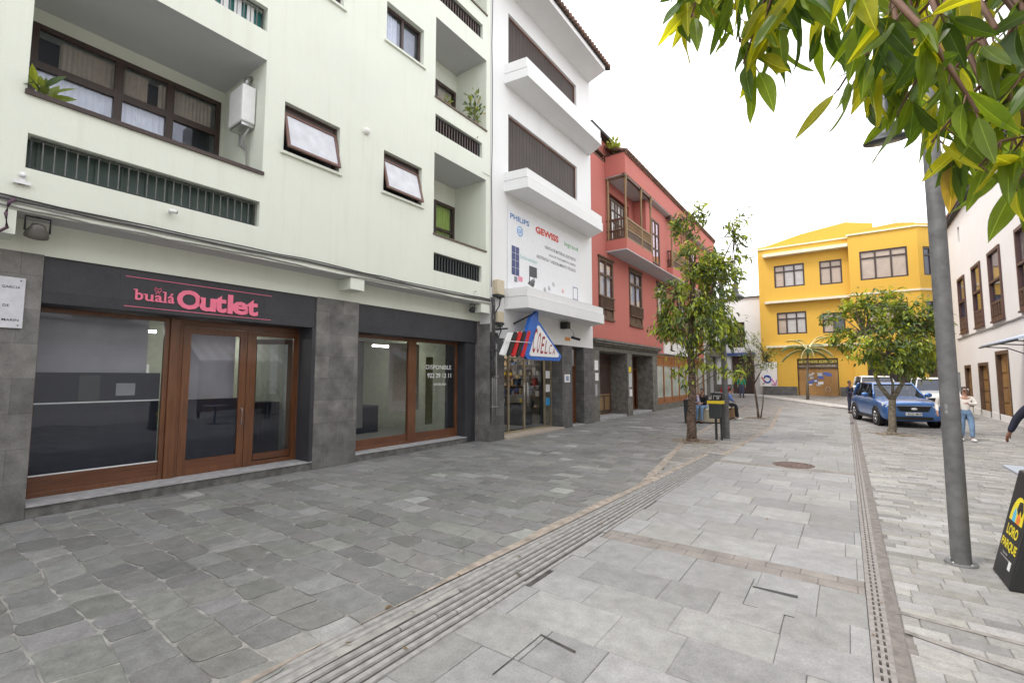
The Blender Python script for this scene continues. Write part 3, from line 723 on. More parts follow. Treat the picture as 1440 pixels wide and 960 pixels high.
# windows of the green building
def awning_window(u0, u1, z0, z1, tilt, nm):
    fw = FL(XU - .14)
    m = MB(); bars(m, fw, u0, u1, z0, z1, .05, -.05, .02, M['wood_dark']); m.fb(fw, u0 + .05, u1 - .05, z1 - .2, z1 - .05, -.04, .0, M['wood_dark'])
    o = m.build('window', G)
    h = z1 - z0 - .2
    fs_ = fw.sub(u0 + .03, z1 - .16, .03); t = -tilt
    fs_ = Fr(fs_.O, fw.U, (fw.V * math.cos(t) - fw.N * math.sin(t)) * 1.0, fw.N * math.cos(t) + fw.V * math.sin(t))
    # sash hangs down from its top edge: v runs negative
    fs_.V = -(Vector((0, 0, -1)) * math.cos(tilt) + fw.N * math.sin(tilt)); fs_.N = fw.N * math.cos(tilt) + Vector((0, 0, 1)) * math.sin(tilt)
    part('sash', o, lambda q: bars(q, fs_, 0, u1 - u0 - .06, -h, 0, .055, -.02, .02, wood('sash_wood', (.14, .06, .04), .6, .45)))
    part('frosted_pane', o, lambda q: q.fb(fs_, .055, u1 - u0 - .115, -h + .055, -.055, -.004, .004, M['glass_frost']))
    part('dark_opening', o, lambda q: q.fb(fw, u0 + .05, u1 - .05, z0 + .05, z1 - .2, -.05, -.045, M['room_dark']))
    part('louvre', o, lambda q: [q.fb(fw, u0 + .06 + .06 * i, u0 + .09 + .06 * i, z0 + .05, z0 + .22, -.04, -.02, M['metal_dark']) for i in range(int((u1 - u0 - .12) / .06))])
    return o
def slide_window(u0, u1, z0, z1, lab=None):
    fw = FL(XU - .16)
    m = MB(); bars(m, fw, u0, u1, z0, z1, .06, -.04, .03, M['wood_dark'], cols=((u0 + u1) / 2,), mw=.07)
    o = m.build('window', G)
    part('pane', o, lambda q: q.fb(fw, u0 + .06, u1 - .06, z0 + .06, z1 - .06, -.02, -.012, M['glass_dark']))
    part('curtain', o, lambda q: curtain(q, fw, u0 + .06, (u0 + u1) / 2 - .1, z0 + .06, z1 - .06, -.1, M['curtain_white']))
    part('blind', o, lambda q: q.fb(fw, u0 + .06, u1 - .06, z0 + .06, z1 - .06, -.16, -.15, plain('grey_blind', (.3, .31, .34), .8)))
    return o
for (a, b) in ((4.37, 5.57), (6.73, 7.93), (-1.4, -.3)):
    awning_window(a, b, 6.21, 7.21, .28, 'w')
    for z in (9.92, 13.6): slide_window(a, b, z, z + 1.0)
    for z in (6.21, 9.92, 13.6): part('sill', G, lambda m: m.fb(F, a - .06, b + .06, z - .05, z + .002, -.1, .05, M['green_plaster']))
# vents with bars
for k, z in enumerate((4.62, 8.37, 12.12)):
    fv = FL(XU - .1)
    back = plain('dark_green_shutter', (.035, .06, .05), .5) if k == 0 else plain('teal_panel', (.02, .16, .15), .4)
    def vb(m):
        if k: [m.fb(fv, 1.05 + .22 * i, 1.17 + .22 * i, z + .03, z + .44, -.1, -.08, M['white_paint']) for i in range(13)]
        m.fb(fv, 1.04, 3.96, z + .02, z + .45, -.13, -.12, back)
        if k == 0: [m.fb(fv, 1.14 + .3 * i, 1.17 + .3 * i, z + .03, z + .44, -.12, -.1, back) for i in range(9)]
    o = part('vent_grille', G, lambda m: (bars(m, fv, 1.06, 3.94, z + .03, z + .45, .018, -.0, .02, M['metal_dark']), [m.fb(fv, 1.06 + .115 * i, 1.073 + .115 * i, z + .03, z + .45, .0, .014, M['post_grey']) for i in range(1, 25)]))
    part('back_panel', o, vb)
    def v2(m):
        bars(m, fv, 8.42, 10.29, z + .06, z + .5, .025, .0, .03, M['metal_dark'])
        [m.fb(fv, 8.42 + .11 * i, 8.46 + .11 * i, z + .07, z + .49, -.04, .02, M['metal_dark'] if k == 0 else M['wood_dark']) for i in range(1, 17)]
    o = part('vent_grille', G, v2)
    part('back_panel', o, lambda m: m.fb(fv, 8.42, 10.3, z + .06, z + .5, -.18, -.16, M['room_dark']))
# balcony windows and copings
def balwin(a, b, z0, z1, x, cols, mid, upper, lower, nm='balcony_window'):
    fw = FL(x); m = MB(); bars(m, fw, a, b, z0, z1, .08, -.03, .05, M['wood_dark'], cols=cols, rows=(mid,), mw=.12); o = m.build(nm, G)
    cs = [a] + list(cols) + [b]
    part('pane', o, lambda q: q.fb(fw, a + .08, b - .08, z0 + .08, z1 - .08, -.01, 0, M['glass_dark']))
    part('room_back', o, lambda q: q.fb(fw, a + .05, b - .05, z0 + .05, z1 - .05, -.32, -.3, M['room_dark']))
    def cu(q):
        curtain(q, fw, a + .35, cols[0] - .03, mid, z1 - .08, -.12, upper, .07); curtain(q, fw, cols[0] + .03, cols[0] + .45, mid, z1 - .08, -.12, upper, .07); curtain(q, fw, cols[0] + .62, b - .12, mid, z1 - .08, -.12, upper, .07)
    def cl_(q): curtain(q, fw, a + .08, b - .9 if b - a > 2.5 else b - .9, z0 + .05, mid, -.1, lower, .1)
    part('curtain', o, cu); part('net_curtain', o, cl_)
    return o
for zb, zt in ((5.6, 7.82), (9.33, 11.6), (13.05, 15.3)):
    balwin(1.18, 3.92, zb + .1, zt - .26, XU - 1.75 + .0, (2.28, 3.05), zb + 1.28, M['curtain_tan'], M['curtain_white'])
    fw = FL(XU - 1.25); m = MB(); bars(m, fw, 8.7, 10.45, zb + .1, zt - .62, .09, -.03, .05, M['wood_dark'], cols=(9.6,), rows=(zb + .75,), mw=.08); o = m.build('balcony_window', G)
    part('pane', o, lambda q: q.fb(fw, 8.75, 10.4, zb + .15, zt - .66, -.01, 0, M['glass_dark']))
    cm = M['curtain_green'] if zb < 6 else M['curtain_tan']
    part('curtain', o, lambda q: (curtain(q, fw, 9.65, 10.4, zb + .12, zt - .66, -.1, cm, .1, .035), curtain(q, fw, 9.0, 9.55, zb + .12, zt - .66, -.1, M['curtain_white'], .1)))
    part('room_back', o, lambda q: q.fb(fw, 8.72, 10.42, zb + .11, zt - .64, -.3, -.28, M['room_dark']))
    part('coping', G, lambda m: m.fb(F, .96, 4.02, zb - .001, zb + .06, -.25, .035, M['wood_dark']))
    part('coping', G, lambda m: m.fb(F, 8.34, 10.54, zb - .001, zb + .04, -.25, .035, plain('brown_coping', (.12, .085, .06), .6)))
part('gutter_ledge', G, lambda m: m.fb(F, 10.36, 10.715, 8.0, 8.03, 0, .02, M['green_plaster']))
# boiler on the balcony side wall
HB = thing('water_heater', 'white gas water heater box on the side wall of the balcony', 'water heater', (-9.1, 3.85, 7))
part('case', HB, lambda m: m.box(-9.44, -8.88, 3.74, 3.985, 6.66, 7.38, M['white_paint']), bevel=.025)
part('cap', HB, lambda m: m.box(-9.4, -8.92, 3.76, 3.98, 6.6, 6.658, M['steel']))
part('pipe', HB, lambda m: [m.tube([(-9.3 + .12 * i, 3.9, 6.56), (-9.3 + .12 * i, 3.9 - .03 * i, 6.35), (-9.1, 3.94, 6.2), (-9.05, 3.96, 5.62)], .018, M['grey_cable'], 6) for i in range(4)])
part('flue', HB, lambda m: m.tube([(-9.1, 3.9, 7.42), (-9.1, 3.9, 7.6), (-9.1, 3.98, 7.66)], .05, M['steel'], 10))

#@@CABLES AND SMALL FIXTURES
rr = random.Random(3)
def cable(pts, r, mat, name, label):
    m = MB(); m.tube(pts, r, mat, 6); return tag(m.build(name), label, 'cable')
def run(z, dx, amp, y0, y1, n=26, seed=0):
    q = random.Random(seed); return [(XU + .015 + dx, y0 + (y1 - y0) * i / n, z + q.uniform(-amp, amp) - .03 * math.sin(PI * ((i / n * 3) % 1))) for i in range(n + 1)]
m = MB()
for i in range(4): m.tube(run(4.15 + .022 * i, .012 * (i % 2), .012, -6, 10.72, 34, i), .011, M['black_cable'] if i % 2 else M['grey_cable'], 6)
m.tube(run(4.09, 0, .012, .5, 10.72, 34, 9), .014, M['grey_cable'], 6)
tag(m.build('cable_bundle'), 'bundle of dark and grey cables along the lower edge of the green facade', 'cable')
cable([(XU + .03, .95, 4.17), (XU + .05, .9, 4.1), (XU + .06, .88, 3.95), (XU + .05, .9, 3.78), (XU + .03, .84, 3.72), (XU, .6, 3.7)], .02, plain('purple_cable', (.1, .05, .08), .6), 'cable', 'dark purple cable looping down the beam end at the far left')
cable([(-8.53, 10.78, 4.6)] + [(-8.53 + .01 * math.sin(i), 10.78 + .01 * math.cos(i * 2), 4.6 + i * .7) for i in range(1, 18)], .013, M['black_cable'], 'cable', 'thin vertical cable along the joint of the green and white houses')
m = MB()
for k in range(4):
    q = random.Random(k + 30); pts = [(-8.5, 10.72 + .05 * k, 4.28)]; z = 4.28
    while z > 1.9: z -= .2; pts.append((-8.5 + q.uniform(-.01, .02), 10.78 + .035 * k + q.uniform(-.03, .03), z))
    m.tube(pts, .018, M['black_cable'], 6)
m.tube([(-8.5, 11.2, 4.35), (-8.49, 11.1, 4.05), (-8.5, 10.9, 3.8), (-8.5, 10.86, 3.2)], .022, M['black_cable'], 6)
m.tube([(-8.5, 11.12, 3.55), (-8.46, 11.16, 3.3), (-8.47, 11.05, 3.1), (-8.5, 10.95, 3.2)], .022, M['black_cable'], 6)
tag(m.build('cable_tangle'), 'tangle of black cables hanging below the beige boxes between the two houses', 'cable')
m = MB()
for k in range(3): m.tube([(-8.53, 10.84 + .09 * k, 3.4 - .5 * (k == 2)), (-8.53, 10.84 + .09 * k, .55 + .1 * k)], .03 if k != 1 else .022, M['grey_cable'] if k else M['steel'], 10)
for z in (1., 1.9, 2.7): m.box(-8.56, -8.49, 10.8, 11.08, z, z + .03, M['steel'])
tag(m.build('conduit_pipe'), 'grey conduit pipes running down the stone strip beside the lit shop', 'pipe')
def flood(name, label, c, s, yaw, mat, bracket='up'):
    t = thing(name, label, 'floodlight', c, 'floodlights'); c = Vector(c)
    rot = Matrix.Rotation(yaw, 3, 'Z') @ Matrix.Rotation(R(35), 3, 'Y')
    def hd(m):
        prof = [(.02, -.5), (.28, -.42), (.34, -.2), (.48, .0), (.52, .28), (.5, .32), (.44, .3)]
        vs = []; fs = []; n = 16
        for r_, h in prof:
            for k in range(n): vs.append(c + rot @ Vector((r_ * math.cos(2 * PI * k / n) * s * .8, r_ * math.sin(2 * PI * k / n) * s, -h * s)))
        for i in range(len(prof) - 1):
            for k in range(n): fs.append((i * n + k, i * n + (k + 1) % n, (i + 1) * n + (k + 1) % n, (i + 1) * n + k))
        fs.append(tuple((len(prof) - 1) * n + k for k in range(n)))
        m.mesh(vs, fs, mat, True)
        for q in range(5): m.lathe((c.x, c.y, c.z), [(0.001, 0), (.001, .001)], mat, 4)
    part('head', t, hd)
    part('bracket', t, lambda m: m.tube([c + Vector((0, -.5 * s, 0)), c + Vector((0, -.5 * s, .8 * s)), c + Vector((0, .5 * s, .8 * s)), c + Vector((0, .5 * s, 0))], .05 * s, M['metal_dark'], 6))
    return t
flood('floodlight', 'large old grey floodlight hanging under the green overhang', (-8.72, 1.2, 3.84), .24, 0, plain('old_grey_metal', (.16, .15, .14), .5, .5))
flood('floodlight', 'small dark floodlight at the right end under the green overhang', (-8.78, 10.2, 3.86), .2, 0, M['metal_dark'])
part('mount', bpy.data.objects['floodlight'], lambda m: m.tube([(-8.72, 1.2, 4.03), (-8.72, 1.2, 4.05)], .03, M['metal_dark'], 6))
def jbox(y0, y1, z0, z1, label):
    t = thing('junction_box', label, 'electrical box', (-8.5, y0, z0), 'electrical boxes')
    part('case', t, lambda m: m.box(-8.59, -8.4, y0, y1, z0, z1, M['cream_plastic']), bevel=.015)
    part('cable_glands', t, lambda m: (m.box(-8.59, -8.41, y0 - .02, y1 + .02, z0 - .07, z0 - .002, M['metal_dark']), [m.tube([(-8.45, y0 + .06 + .08 * i, z0 - .05), (-8.45, y0 + .06 + .08 * i, z0 - .14)], .02, M['metal_dark'], 6) for i in range(3)]))
jbox(10.92, 11.26, 4.4, 4.85, 'larger beige electrical box on the joint of the green and white houses')
jbox(10.98, 11.24, 3.55, 3.88, 'smaller beige electrical box below the larger one')
t = thing('wall_camera', 'small white camera on the green wall under the long vent', 'camera', (XU, 2.62, 4.5))
part('arm', t, lambda m: m.tube([(XU, 2.62, 4.49), (XU + .07, 2.62, 4.49)], .02, M['white_paint'], 8)); part('lens_body', t, lambda m: (m.tube([(XU + .07, 2.58, 4.5), (XU + .09, 2.68, 4.49)], .03, M['white_paint'], 10), m.tube([(XU + .09, 2.68, 4.49), (XU + .092, 2.69, 4.489)], .024, M['black'], 10)))
t = thing('wall_lamp', 'small white light fitting on the green wall at the far left', 'lamp', (XU, 1.0, 4.45))
part('fitting', t, lambda m: (m.box(XU, XU + .05, .92, 1.08, 4.38, 4.42, M['white_paint']), m.tube([(XU, 1, 4.5), (XU + .06, 1, 4.5)], .035, M['white_paint'], 10), m.box(XU, XU + .03, .97, 1.03, 4.38, 4.5, M['white_paint'])))
tag(part('vent_cap', None, lambda m: m.lathe((XU, 6.22, 7.42), [(.075, 0), (.075, .05), (.05, .085), (.001, .09)], M['cream_plaster'], 16, 'x')), 'round white vent cap on the green wall between the two tilted windows', 'vent cap')
for y, z, lb in ((10.1, 8.95, 'thin metal hook under the middle right barred vent'), (10.05, 4.35, 'thin metal hook under the lowest right barred vent')):
    tag(part('wall_hook', None, lambda m: m.tube([(XU - .01, y, z), (XU + .08, y - .05, z + .01), (XU + .1, y - .1, z - .03)], .012, M['cream_plastic'], 6)), lb, 'hook', 'wall hooks')

#@@WHITE SHOP BUILDING
XW = -8.6; FW = FL(XW)
Wb = thing('white_shop_building', 'white three-storey house with projecting ledges and brown roller blinds', 'building', (XW, 14, 0))
mb = MB()
Wh = [(11.72, 16.5, 8.45, 10.5, .16), (11.72, 16.5, 12.15, 14.0, .16)]
wall(mb, FW, 10.8, 17.75, 3.25, 15.35, Wh, M['white_plaster'])
# lighter upper edges: side walls and roof volume
mb.poly([FW(10.8, 0), FW(10.8, 15.35), FW(10.8, 15.35, -.5), FW(10.8, 0, -.5)], M['white_plaster'])
mb.box(-20, -9.2, 10.81, 17.74, 15.3, 15.36, M['white_plaster']); mb.poly([FW(17.75, 0), FW(17.75, 15.35), FW(17.75, 15.35, -9), FW(17.75, 0, -9)], M['white_plaster'])
mb.build('wall', Wb)
mb = MB()
wall(mb, FW, 10.8, 17.75, 0, 3.25, [(11.52, 15.15, -.1, 3.2, .5, 'open'), (15.92, 16.9, -.1, 3.08, .42, 'open')], M['stone_small'])
mb.box(-9.1, XW + .004, 10.785, 10.8, 0, 3.5, M['stone'])
mb.build('stone_base', Wb)
part('lintel', Wb, lambda m: m.fb(FW, 11.2, 17.755, 3.1, 3.9, -.2, .006, M['white_plaster']))
def slab(zb, zt, nm, split):
    def fn(m):
        # splayed ledge: underside flat, face with a shallow groove
        for (a, b, pr) in ((zb, split, .84), (split + .02, zt, .8)):
            m.fprism(Fr((XW, 0, a), (0, 1, 0), (1, 0, 0), (0, 0, 1)), [(11.5, -.02), (11.62, pr), (17.08, pr), (17.62, -.02)], 0, b - a, M['white_plaster'])
        m.fprism(Fr((XW, 0, split - .002), (0, 1, 0), (1, 0, 0), (0, 0, 1)), [(11.52, -.02), (11.64, .79), (17.06, .79), (17.6, -.02)], 0, .024, M['white_plaster'])
    part('ledge', Wb, fn, bevel=.004)
slab(4.02, 4.66, 'a', 4.38); slab(7.8, 8.42, 'b', 8.13); slab(11.42, 12.06, 'c', 11.72)
for z0, z1 in ((8.45, 10.5), (12.15, 14.0)):
    fw = FL(XW - .12); m = MB(); bars(m, fw, 11.72, 16.5, z0, z1, .06, -.02, .04, M['wood_orange'] if False else wood('reddish_frame_wood', (.16, .06, .035), .6, .5)); o = m.build('blind_window', Wb)
    def sl(q):
        u = 11.78
        while u < 16.42: q.fb(fw, u, u + .036, z0 + .06, z1 - .06, -.02, .012 + .004 * ((int(u * 100)) % 3), M['slat_dark']); u += .042
    part('roller_blind', o, sl)
# eave with tiles
def eave(m):
    m.fprism(Fr((XW, 0, 14.72), (0, 1, 0), (1, 0, 0), (0, 0, 1)), [(10.85, -.3), (10.85, .95), (17.3, .95), (17.75, -.3)], 0, .2, M['white_plaster'])
part('eave', Wb, eave)
def tiles(m):
    y = 10.9
    while y < 17.5:
        m.tube([(-7.52, y, 14.99), (-9.4, y, 15.65)], .085, M['tile'], 8); m.tube([(-7.56, y + .1, 14.95), (-9.4, y + .1, 15.6)], .07, M['tile_dark'], 6); y += .2
part('roof_tiles', Wb, tiles)
# recessed shop entrance
XG = -9.08; fG = FL(XG)
def gfr(m):
    for u in (11.56, 12.35, 13.28, 14.6, 15.08): m.fb(fG, u, u + .06, .1, 3.15, -.03, .03, M['brass'])
    m.fb(fG, 11.56, 15.14, 3.1, 3.18, -.03, .03, M['brass']); m.fb(fG, 11.56, 15.14, .06, .12, -.03, .03, M['brass'])
    m.fb(fG, 12.41, 14.6, 2.5, 2.55, -.02, .02, M['brass'])
ES = part('shop_front', Wb, gfr, 'glazed entrance with lit shelves behind')
gc = glass('clear_shop_glass', (.95, .96, .95), .03)
for a, b in ((11.62, 12.35), (12.41, 13.28), (13.34, 14.6), (14.66, 15.08)): part('glass_pane', ES, lambda m: m.fb(fG, a, b, .12, 3.1, -.005, .005, gc))
part('handle', ES, lambda m: (m.tube([(XG + .08, 13.2, .9), (XG + .08, 13.2, 1.7)], .018, M['steel'], 8), m.tube([(XG + .08, 13.42, .9), (XG + .08, 13.42, 1.7)], .018, M['steel'], 8)))
part('threshold', ES, lambda m: m.box(-9.2, -8.5, 11.53, 15.14, 0, .06, plain('tan_threshold', (.42, .36, .3), .6)))
for z, mt in ((.85, plain('light_blue_sticker', (.05, .3, .6), .4)), (1.35, M['sign_white']), (1.85, M['sign_white'])): part('sticker', ES, lambda m: m.fb(fG, 14.72, 15.02, z, z + .28, .008, .012, mt))
mb = MB(); room(mb, 11.55, 15.14, -13, -9.12, 3.22, plain('warm_room_wall', (.42, .37, .3), .9), M['room_floor'])
mb.build('shop_interior', ES)
part('lamp_panel', ES, lambda m: [m.box(-11.9, -11.3, y, y + .5, 3.17, 3.2, M['shop_lamp']) for y in (11.9, 13.0, 14.2)])
rr = random.Random(12)
def shelfset(m):
    pal = [plain('stock_%s' % k, c, .5) for k, c in (('white', (.6, .6, .6)), ('tan', (.45, .34, .2)), ('grey', (.2, .2, .2)), ('red', (.45, .05, .04)), ('blue', (.05, .15, .4)), ('yellow', (.6, .45, .05)), ('black', (.03, .03, .03)))]
    for z in (.5, .95, 1.4, 1.85, 2.3):
        m.box(-12.9, -12.5, 11.7, 15.0, z, z + .03, M['wood_tan']); y = 11.75
        while y < 14.9:
            w_ = rr.uniform(.06, .25); m.box(-12.85, -12.55, y, y + w_, z + .032, z + .032 + rr.uniform(.08, .34), rr.choice(pal)); y += w_ + rr.uniform(.02, .1)
    m.box(-11.6, -10.9, 13.6, 14.7, .17, .95, M['black']); m.box(-11.5, -11.1, 13.8, 14.1, .952, 1.2, pal[3]); m.box(-11.5, -11.2, 14.2, 14.5, .952, 1.3, pal[0])
    for i in range(9): m.box(-10.4, -10.3, 12.45 + .08 * i, 12.5 + .08 * i, 1.2, 1.75, rr.choice(pal))
    m.box(-10.5, -10.2, 12.4, 13.2, .17, .75, pal[1])
part('shelf_goods', ES, shelfset)
def sidegoods(m):
    q = random.Random(44); pal = [plain('stock_%s' % k, (.3, .3, .3), .5) for k in ('white', 'tan', 'grey', 'red', 'blue', 'yellow', 'black')]
    m.box(-12.9, -9.25, 15.08, 15.12, .17, 3.1, plain('display_back', (.33, .29, .24), .8))
    for z in (.75, 1.15, 1.55, 1.95, 2.35):
        m.box(-12.8, -9.35, 14.78, 15.08, z, z + .025, M['wood_tan']); x = -12.75
        while x < -9.5:
            w_ = q.uniform(.05, .2); m.box(x, x + w_, 14.84, 15.05, z + .027, z + .027 + q.uniform(.06, .3), q.choice(pal)); x += w_ + q.uniform(.02, .14)
    for x in (-12.8, -11.6, -10.4, -9.35): m.box(x - .02, x + .02, 14.76, 15.1, .17, 2.8, M['metal_dark'])
    m.box(-10.3, -9.5, 13.75, 14.45, .17, .98, M['black']); m.box(-10.2, -9.7, 13.85, 14.3, .982, 1.25, pal[2]); m.box(-9.75, -9.65, 13.9, 14.0, .982, 1.12, pal[5]); m.box(-9.75, -9.65, 14.1, 14.25, .982, 1.1, pal[3])
    m.box(-9.7, -9.6, 14.3, 14.42, 1.0, 2.1, pal[2]); m.lathe((-9.9, 12.9, .17), [(.14, 0), (.19, .38), (.17, .38)], M['black'], 14)
    for i in range(14): m.lathe((-10.6 + .05 * i, 13.0 + .12 * i, 2.5 - .3 * (i % 3)), [(.001, -.08), (.06, -.04), (.07, .02), (.02, .08)], pal[(i * 3) % 7], 10)
part('side_shelf', ES, sidegoods)
# the little door right of it
fD = FL(-8.99)
D1 = part('house_door', Wb, lambda m: bars(m, fD, 15.93, 16.89, .05, 3.07, .06, -.03, .02, M['wood_red']))
part('leaf', D1, lambda m: (m.fb(fD, 15.99, 16.83, .1, 2.3, -.03, -.01, M['wood_red']), m.fb(fD, 16.1, 16.7, .3, 1.0, -.012, .0, M['wood_red']), m.fb(fD, 16.1, 16.7, 1.2, 2.15, -.012, .0, M['wood_red']), m.fb(fD, 15.99, 16.83, 2.3, 2.36, -.03, .01, M['wood_red'])))
part('fanlight', D1, lambda m: m.fb(fD, 15.99, 16.83, 2.36, 3.0, -.02, -.012, M['glass_dark']))
part('doorstep', D1, lambda m: m.box(-9.02, -8.58, 15.93, 16.89, 0, .05, M['step_stone']))
tag(part('wall_notice', None, lambda m: (m.fb(FW, 15.3, 15.72, 1.7, 2.0, 0.001, .012, M['sign_white']), m.fb(FW, 15.4, 15.62, 1.76, 1.94, .012, .014, plain('notice_print', (.25, .3, .45), .5)))), 'small white notice on the stone right of the shop window', 'notice')
tag(part('wall_number', None, lambda m: (m.fb(FW, 15.35, 15.75, 3.28, 3.42, 0.007, .018, plain('orange_label', (.7, .3, .08), .5)),)), 'tiny orange tag on the white wall above the notice', 'label plate')
flood('floodlight', 'grey floodlight standing on the lowest white ledge before the banner', (-7.95, 12.1, 4.86), .26, R(20), M['post_grey'])
t = thing('security_camera', 'black security camera under the lowest ledge right of the triangular sign', 'camera', (-8.3, 15.3, 3.8))
part('base', t, lambda m: m.box(-8.59, -8.3, 15.0, 15.25, 3.7, 3.95, M['black'])); part('arm', t, lambda m: m.tube([(-8.35, 15.2, 3.75), (-8.25, 15.4, 3.6), (-8.25, 15.45, 3.4)], .02, M['steel'], 6)); part('body', t, lambda m: m.tube([(-8.35, 15.4, 3.4), (-8.05, 15.55, 3.3)], .05, M['black'], 8))
# banner
BN = thing('advertising_banner', 'white advertising banner with company names above the lowest white ledge', 'banner', (XW, 14.1, 6)); fb2 = FL(XW + .02)
part('cloth', BN, lambda m: m.fb(fb2, 11.66, 16.62, 4.7, 7.5, -.01, .0, M['banner']))
gt = plain('banner_grey_text', (.2, .19, .2), .6)
for tx, u_, z0_, z1_, w_, of_, mt_ in (('PHILIPS', 11.8, 7.02, 7.2, 1.1, .02, plain('banner_blue', (.03, .16, .45), .5)), ('GEWISS', 13.3, 6.93, 7.18, 1.6, .05, plain('banner_red', (.6, .05, .03), .5)),
        ('legrand', 15.35, 6.9, 7.12, 1.1, .01, plain('banner_green', (.1, .35, .12), .5)), ('VENTA DE MATERIAL ELECTRICO', 13.9, 6.5, 6.62, 2.35, .015, gt), ('SALA DE TRATAMIENTO, DISEÑO', 14.2, 6.27, 6.39, 2.05, .015, gt),
        ('ASISTENCIA Y ASESORAMIENTO TECNICO', 13.35, 6.05, 6.17, 2.9, .015, gt), ('Schneider', 12.35, 5.82, 5.96, 1.1, 0, plain('banner_teal', (.25, .55, .5), .5))):
    part('text_line', BN, lambda m: text(m, tx, fb2, u_, z0_, z1_, .004, mt_, width=w_, offset=of_))
def solar(m):
    m.fb(fb2, 11.88, 12.3, 5.2, 6.15, 0.002, .006, plain('solar_panel_navy', (.03, .04, .16), .4))
    for i in range(1, 4): m.fb(fb2, 11.88, 12.3, 5.2 + .24 * i, 5.207 + .24 * i, .006, .008, M['banner'])
    m.fb(fb2, 12.08, 12.09, 5.2, 6.15, .006, .008, M['banner'])
part('solar_panel_picture', BN, solar)
for a_, b_, c_, d_, mt_ in ((12.9, 13.38, 5.32, 5.68, plain('panel_grey', (.05, .05, .06), .5)), (12.02, 12.2, 4.98, 5.16, plain('device_grey', (.2, .2, .24), .5)), (12.25, 12.5, 5.04, 5.2, plain('device_pink', (.7, .25, .35), .5))):
    part('printed_picture', BN, lambda m: m.fb(fb2, a_, b_, c_, d_, .002, .006, mt_))
part('printed_picture', BN, lambda m: bars(m, fb2, 16.0, 16.4, 4.95, 5.45, .03, .002, .006, plain('tablet_frame', (.12, .14, .25), .5)))
part('roundel', BN, lambda m: (m.lathe(tuple(fb2(12.35, 6.72, .003)), [(.17, 0), (.17, .004), (.14, .004)], plain('roundel_blue', (.08, .35, .8), .5), 20, 'x'), text(m, 'GE', fb2, 12.24, 6.65, 6.79, .006, plain('roundel_blue', (.08, .35, .8), .5), width=.22, offset=.02)))
for i, (u_, z_, c_) in enumerate(((14.2, 5.1, (.45, .45, .5)), (14.5, 5.3, (.5, .5, .52)), (15.2, 5.15, (.7, .45, .45)), (13.9, 5.0, (.4, .4, .4)))):
    part('printed_bulb', BN, lambda m: m.lathe(tuple(fb2(u_, z_, .002)), [(.09, 0), (.08, .006), (.001, .006)], plain('bulb_%d' % i, c_, .5), 14, 'x'))
# triangular sign, projecting from the wall on a bracket, facing up the street
CS = thing('projecting_sign', 'blue and white triangular shop sign with red and black slanted bars', 'sign', (-8.1, 12.4, 3.1))
fC = Fr((-8.0, 0, 0), (0, 1, 0), (0, 0, 1), (1, 0, 0))
part('blue_board', CS, lambda m: (m.fprism(fC, [(11.62, 2.7), (11.95, 2.46), (13.9, 2.46), (14.03, 2.62), (12.55, 3.72), (12.55, 4.05), (12.1, 3.75)], -.12, .0, M['blue'])), bevel=.01)
part('white_panel', CS, lambda m: m.fprism(fC, [(12.02, 2.62), (12.08, 2.56), (13.78, 2.57), (13.86, 2.66), (12.62, 3.55), (12.5, 3.56)], .001, .012, M['sign_white']))
def ctext(m):
    L = 'COELCA'; u = 12.13; dk = plain('sign_letter_red', (.33, .03, .04), .4)
    for i, ch in enumerate(L):
        h = .80 - i * .118 ; wd = .17
        text(m, ch, fC, u, 2.66, 2.66 + max(h, .17), .014, dk, width=wd, offset=.01,
             skew=(lambda a, b, u=u, h=h, wd=wd: (u + a * wd + b * h * .27, 2.66 + b * max(h, .2))))
        u += .252
part('letters', CS, ctext)
def cbars(m):
    cols = [M['sign_white'], M['black'], M['red'], M['black'], M['red'], M['blue']]
    for i, mt in enumerate(cols):
        u = 10.62 + .235 * i; zt = 3.22 + .03 * i; zb = 2.52 - .005 * i
        pts = [(u, zb + .04), (u + .06, zb), (u + .16, zb + .02), (u + .52, zt - .06), (u + .5, zt), (u + .38, zt)]
        if i == 5: continue
        if i == 0: m.fprism(fC, pts, -.1, -.012, mt)
        else: m.fprism(fC, [(a, b + .0) for a, b in pts], -.04, .012, mt); 
        m.fprism(fC, [(a - .035 if a < u + .2 else a + .03, b) for a, b in pts], -.1, -.041, M['sign_white'])
part('coloured_bars', CS, cbars)
part('neon_strip', CS, lambda m: m.tube([fC(10.62, 2.95, .03), fC(12.05, 2.97, .03)], .012, M['sign_white'], 6))
for p0_, p1_ in (((10.95, 3.33, -.06), (10.95, 3.33, -.62)), ((13.6, 2.95, -.06), (13.6, 2.95, -.62)), ((12.5, 3.98, -.06), (12.0, 3.6, -.6))): part('bracket', CS, lambda m: m.tube([fC(*p0_), fC(*p1_)], .03, M['metal_dark'], 6))
#@@RED
XR = -8.8; FRd = FL(XR)
RD = thing('salmon_house', 'salmon red old house with carved wooden balconies and stone doorways', 'building', (XR, 28, 0))
mb = MB()
lw = [(18.8, 20.42, 4.55, 7.32, .14), (22.43, 24.25, 4.55, 7.45, .14), (26.7, 28.55, 4.55, 7.45, .14), (30.8, 32.6, 4.55, 7.45, .14), (35, 36.8, 4.55, 7.45, .14)]
wall(mb, FRd, 17.76, 37.4, 3.3, 12.0, lw + [(20.15, 22.6, 8.15, 10.7, .12)], M['pink_plaster'])
wall(mb, FRd, 17.76, 37.4, 0, 3.3, [(18.67, 21.85, -.1, 3.02, .85, 'open'), (22.5, 25.5, -.1, 3.05, .85, 'open'), (26.3, 37.3, -.1, 3.2, .12, 'open')], M['trim_stone'])
mb.poly([FRd(17.755, 3.5), FRd(17.755, 12.6), FRd(17.755, 12.6, -8), FRd(17.755, 3.5, -8)], M['pink_plaster'])
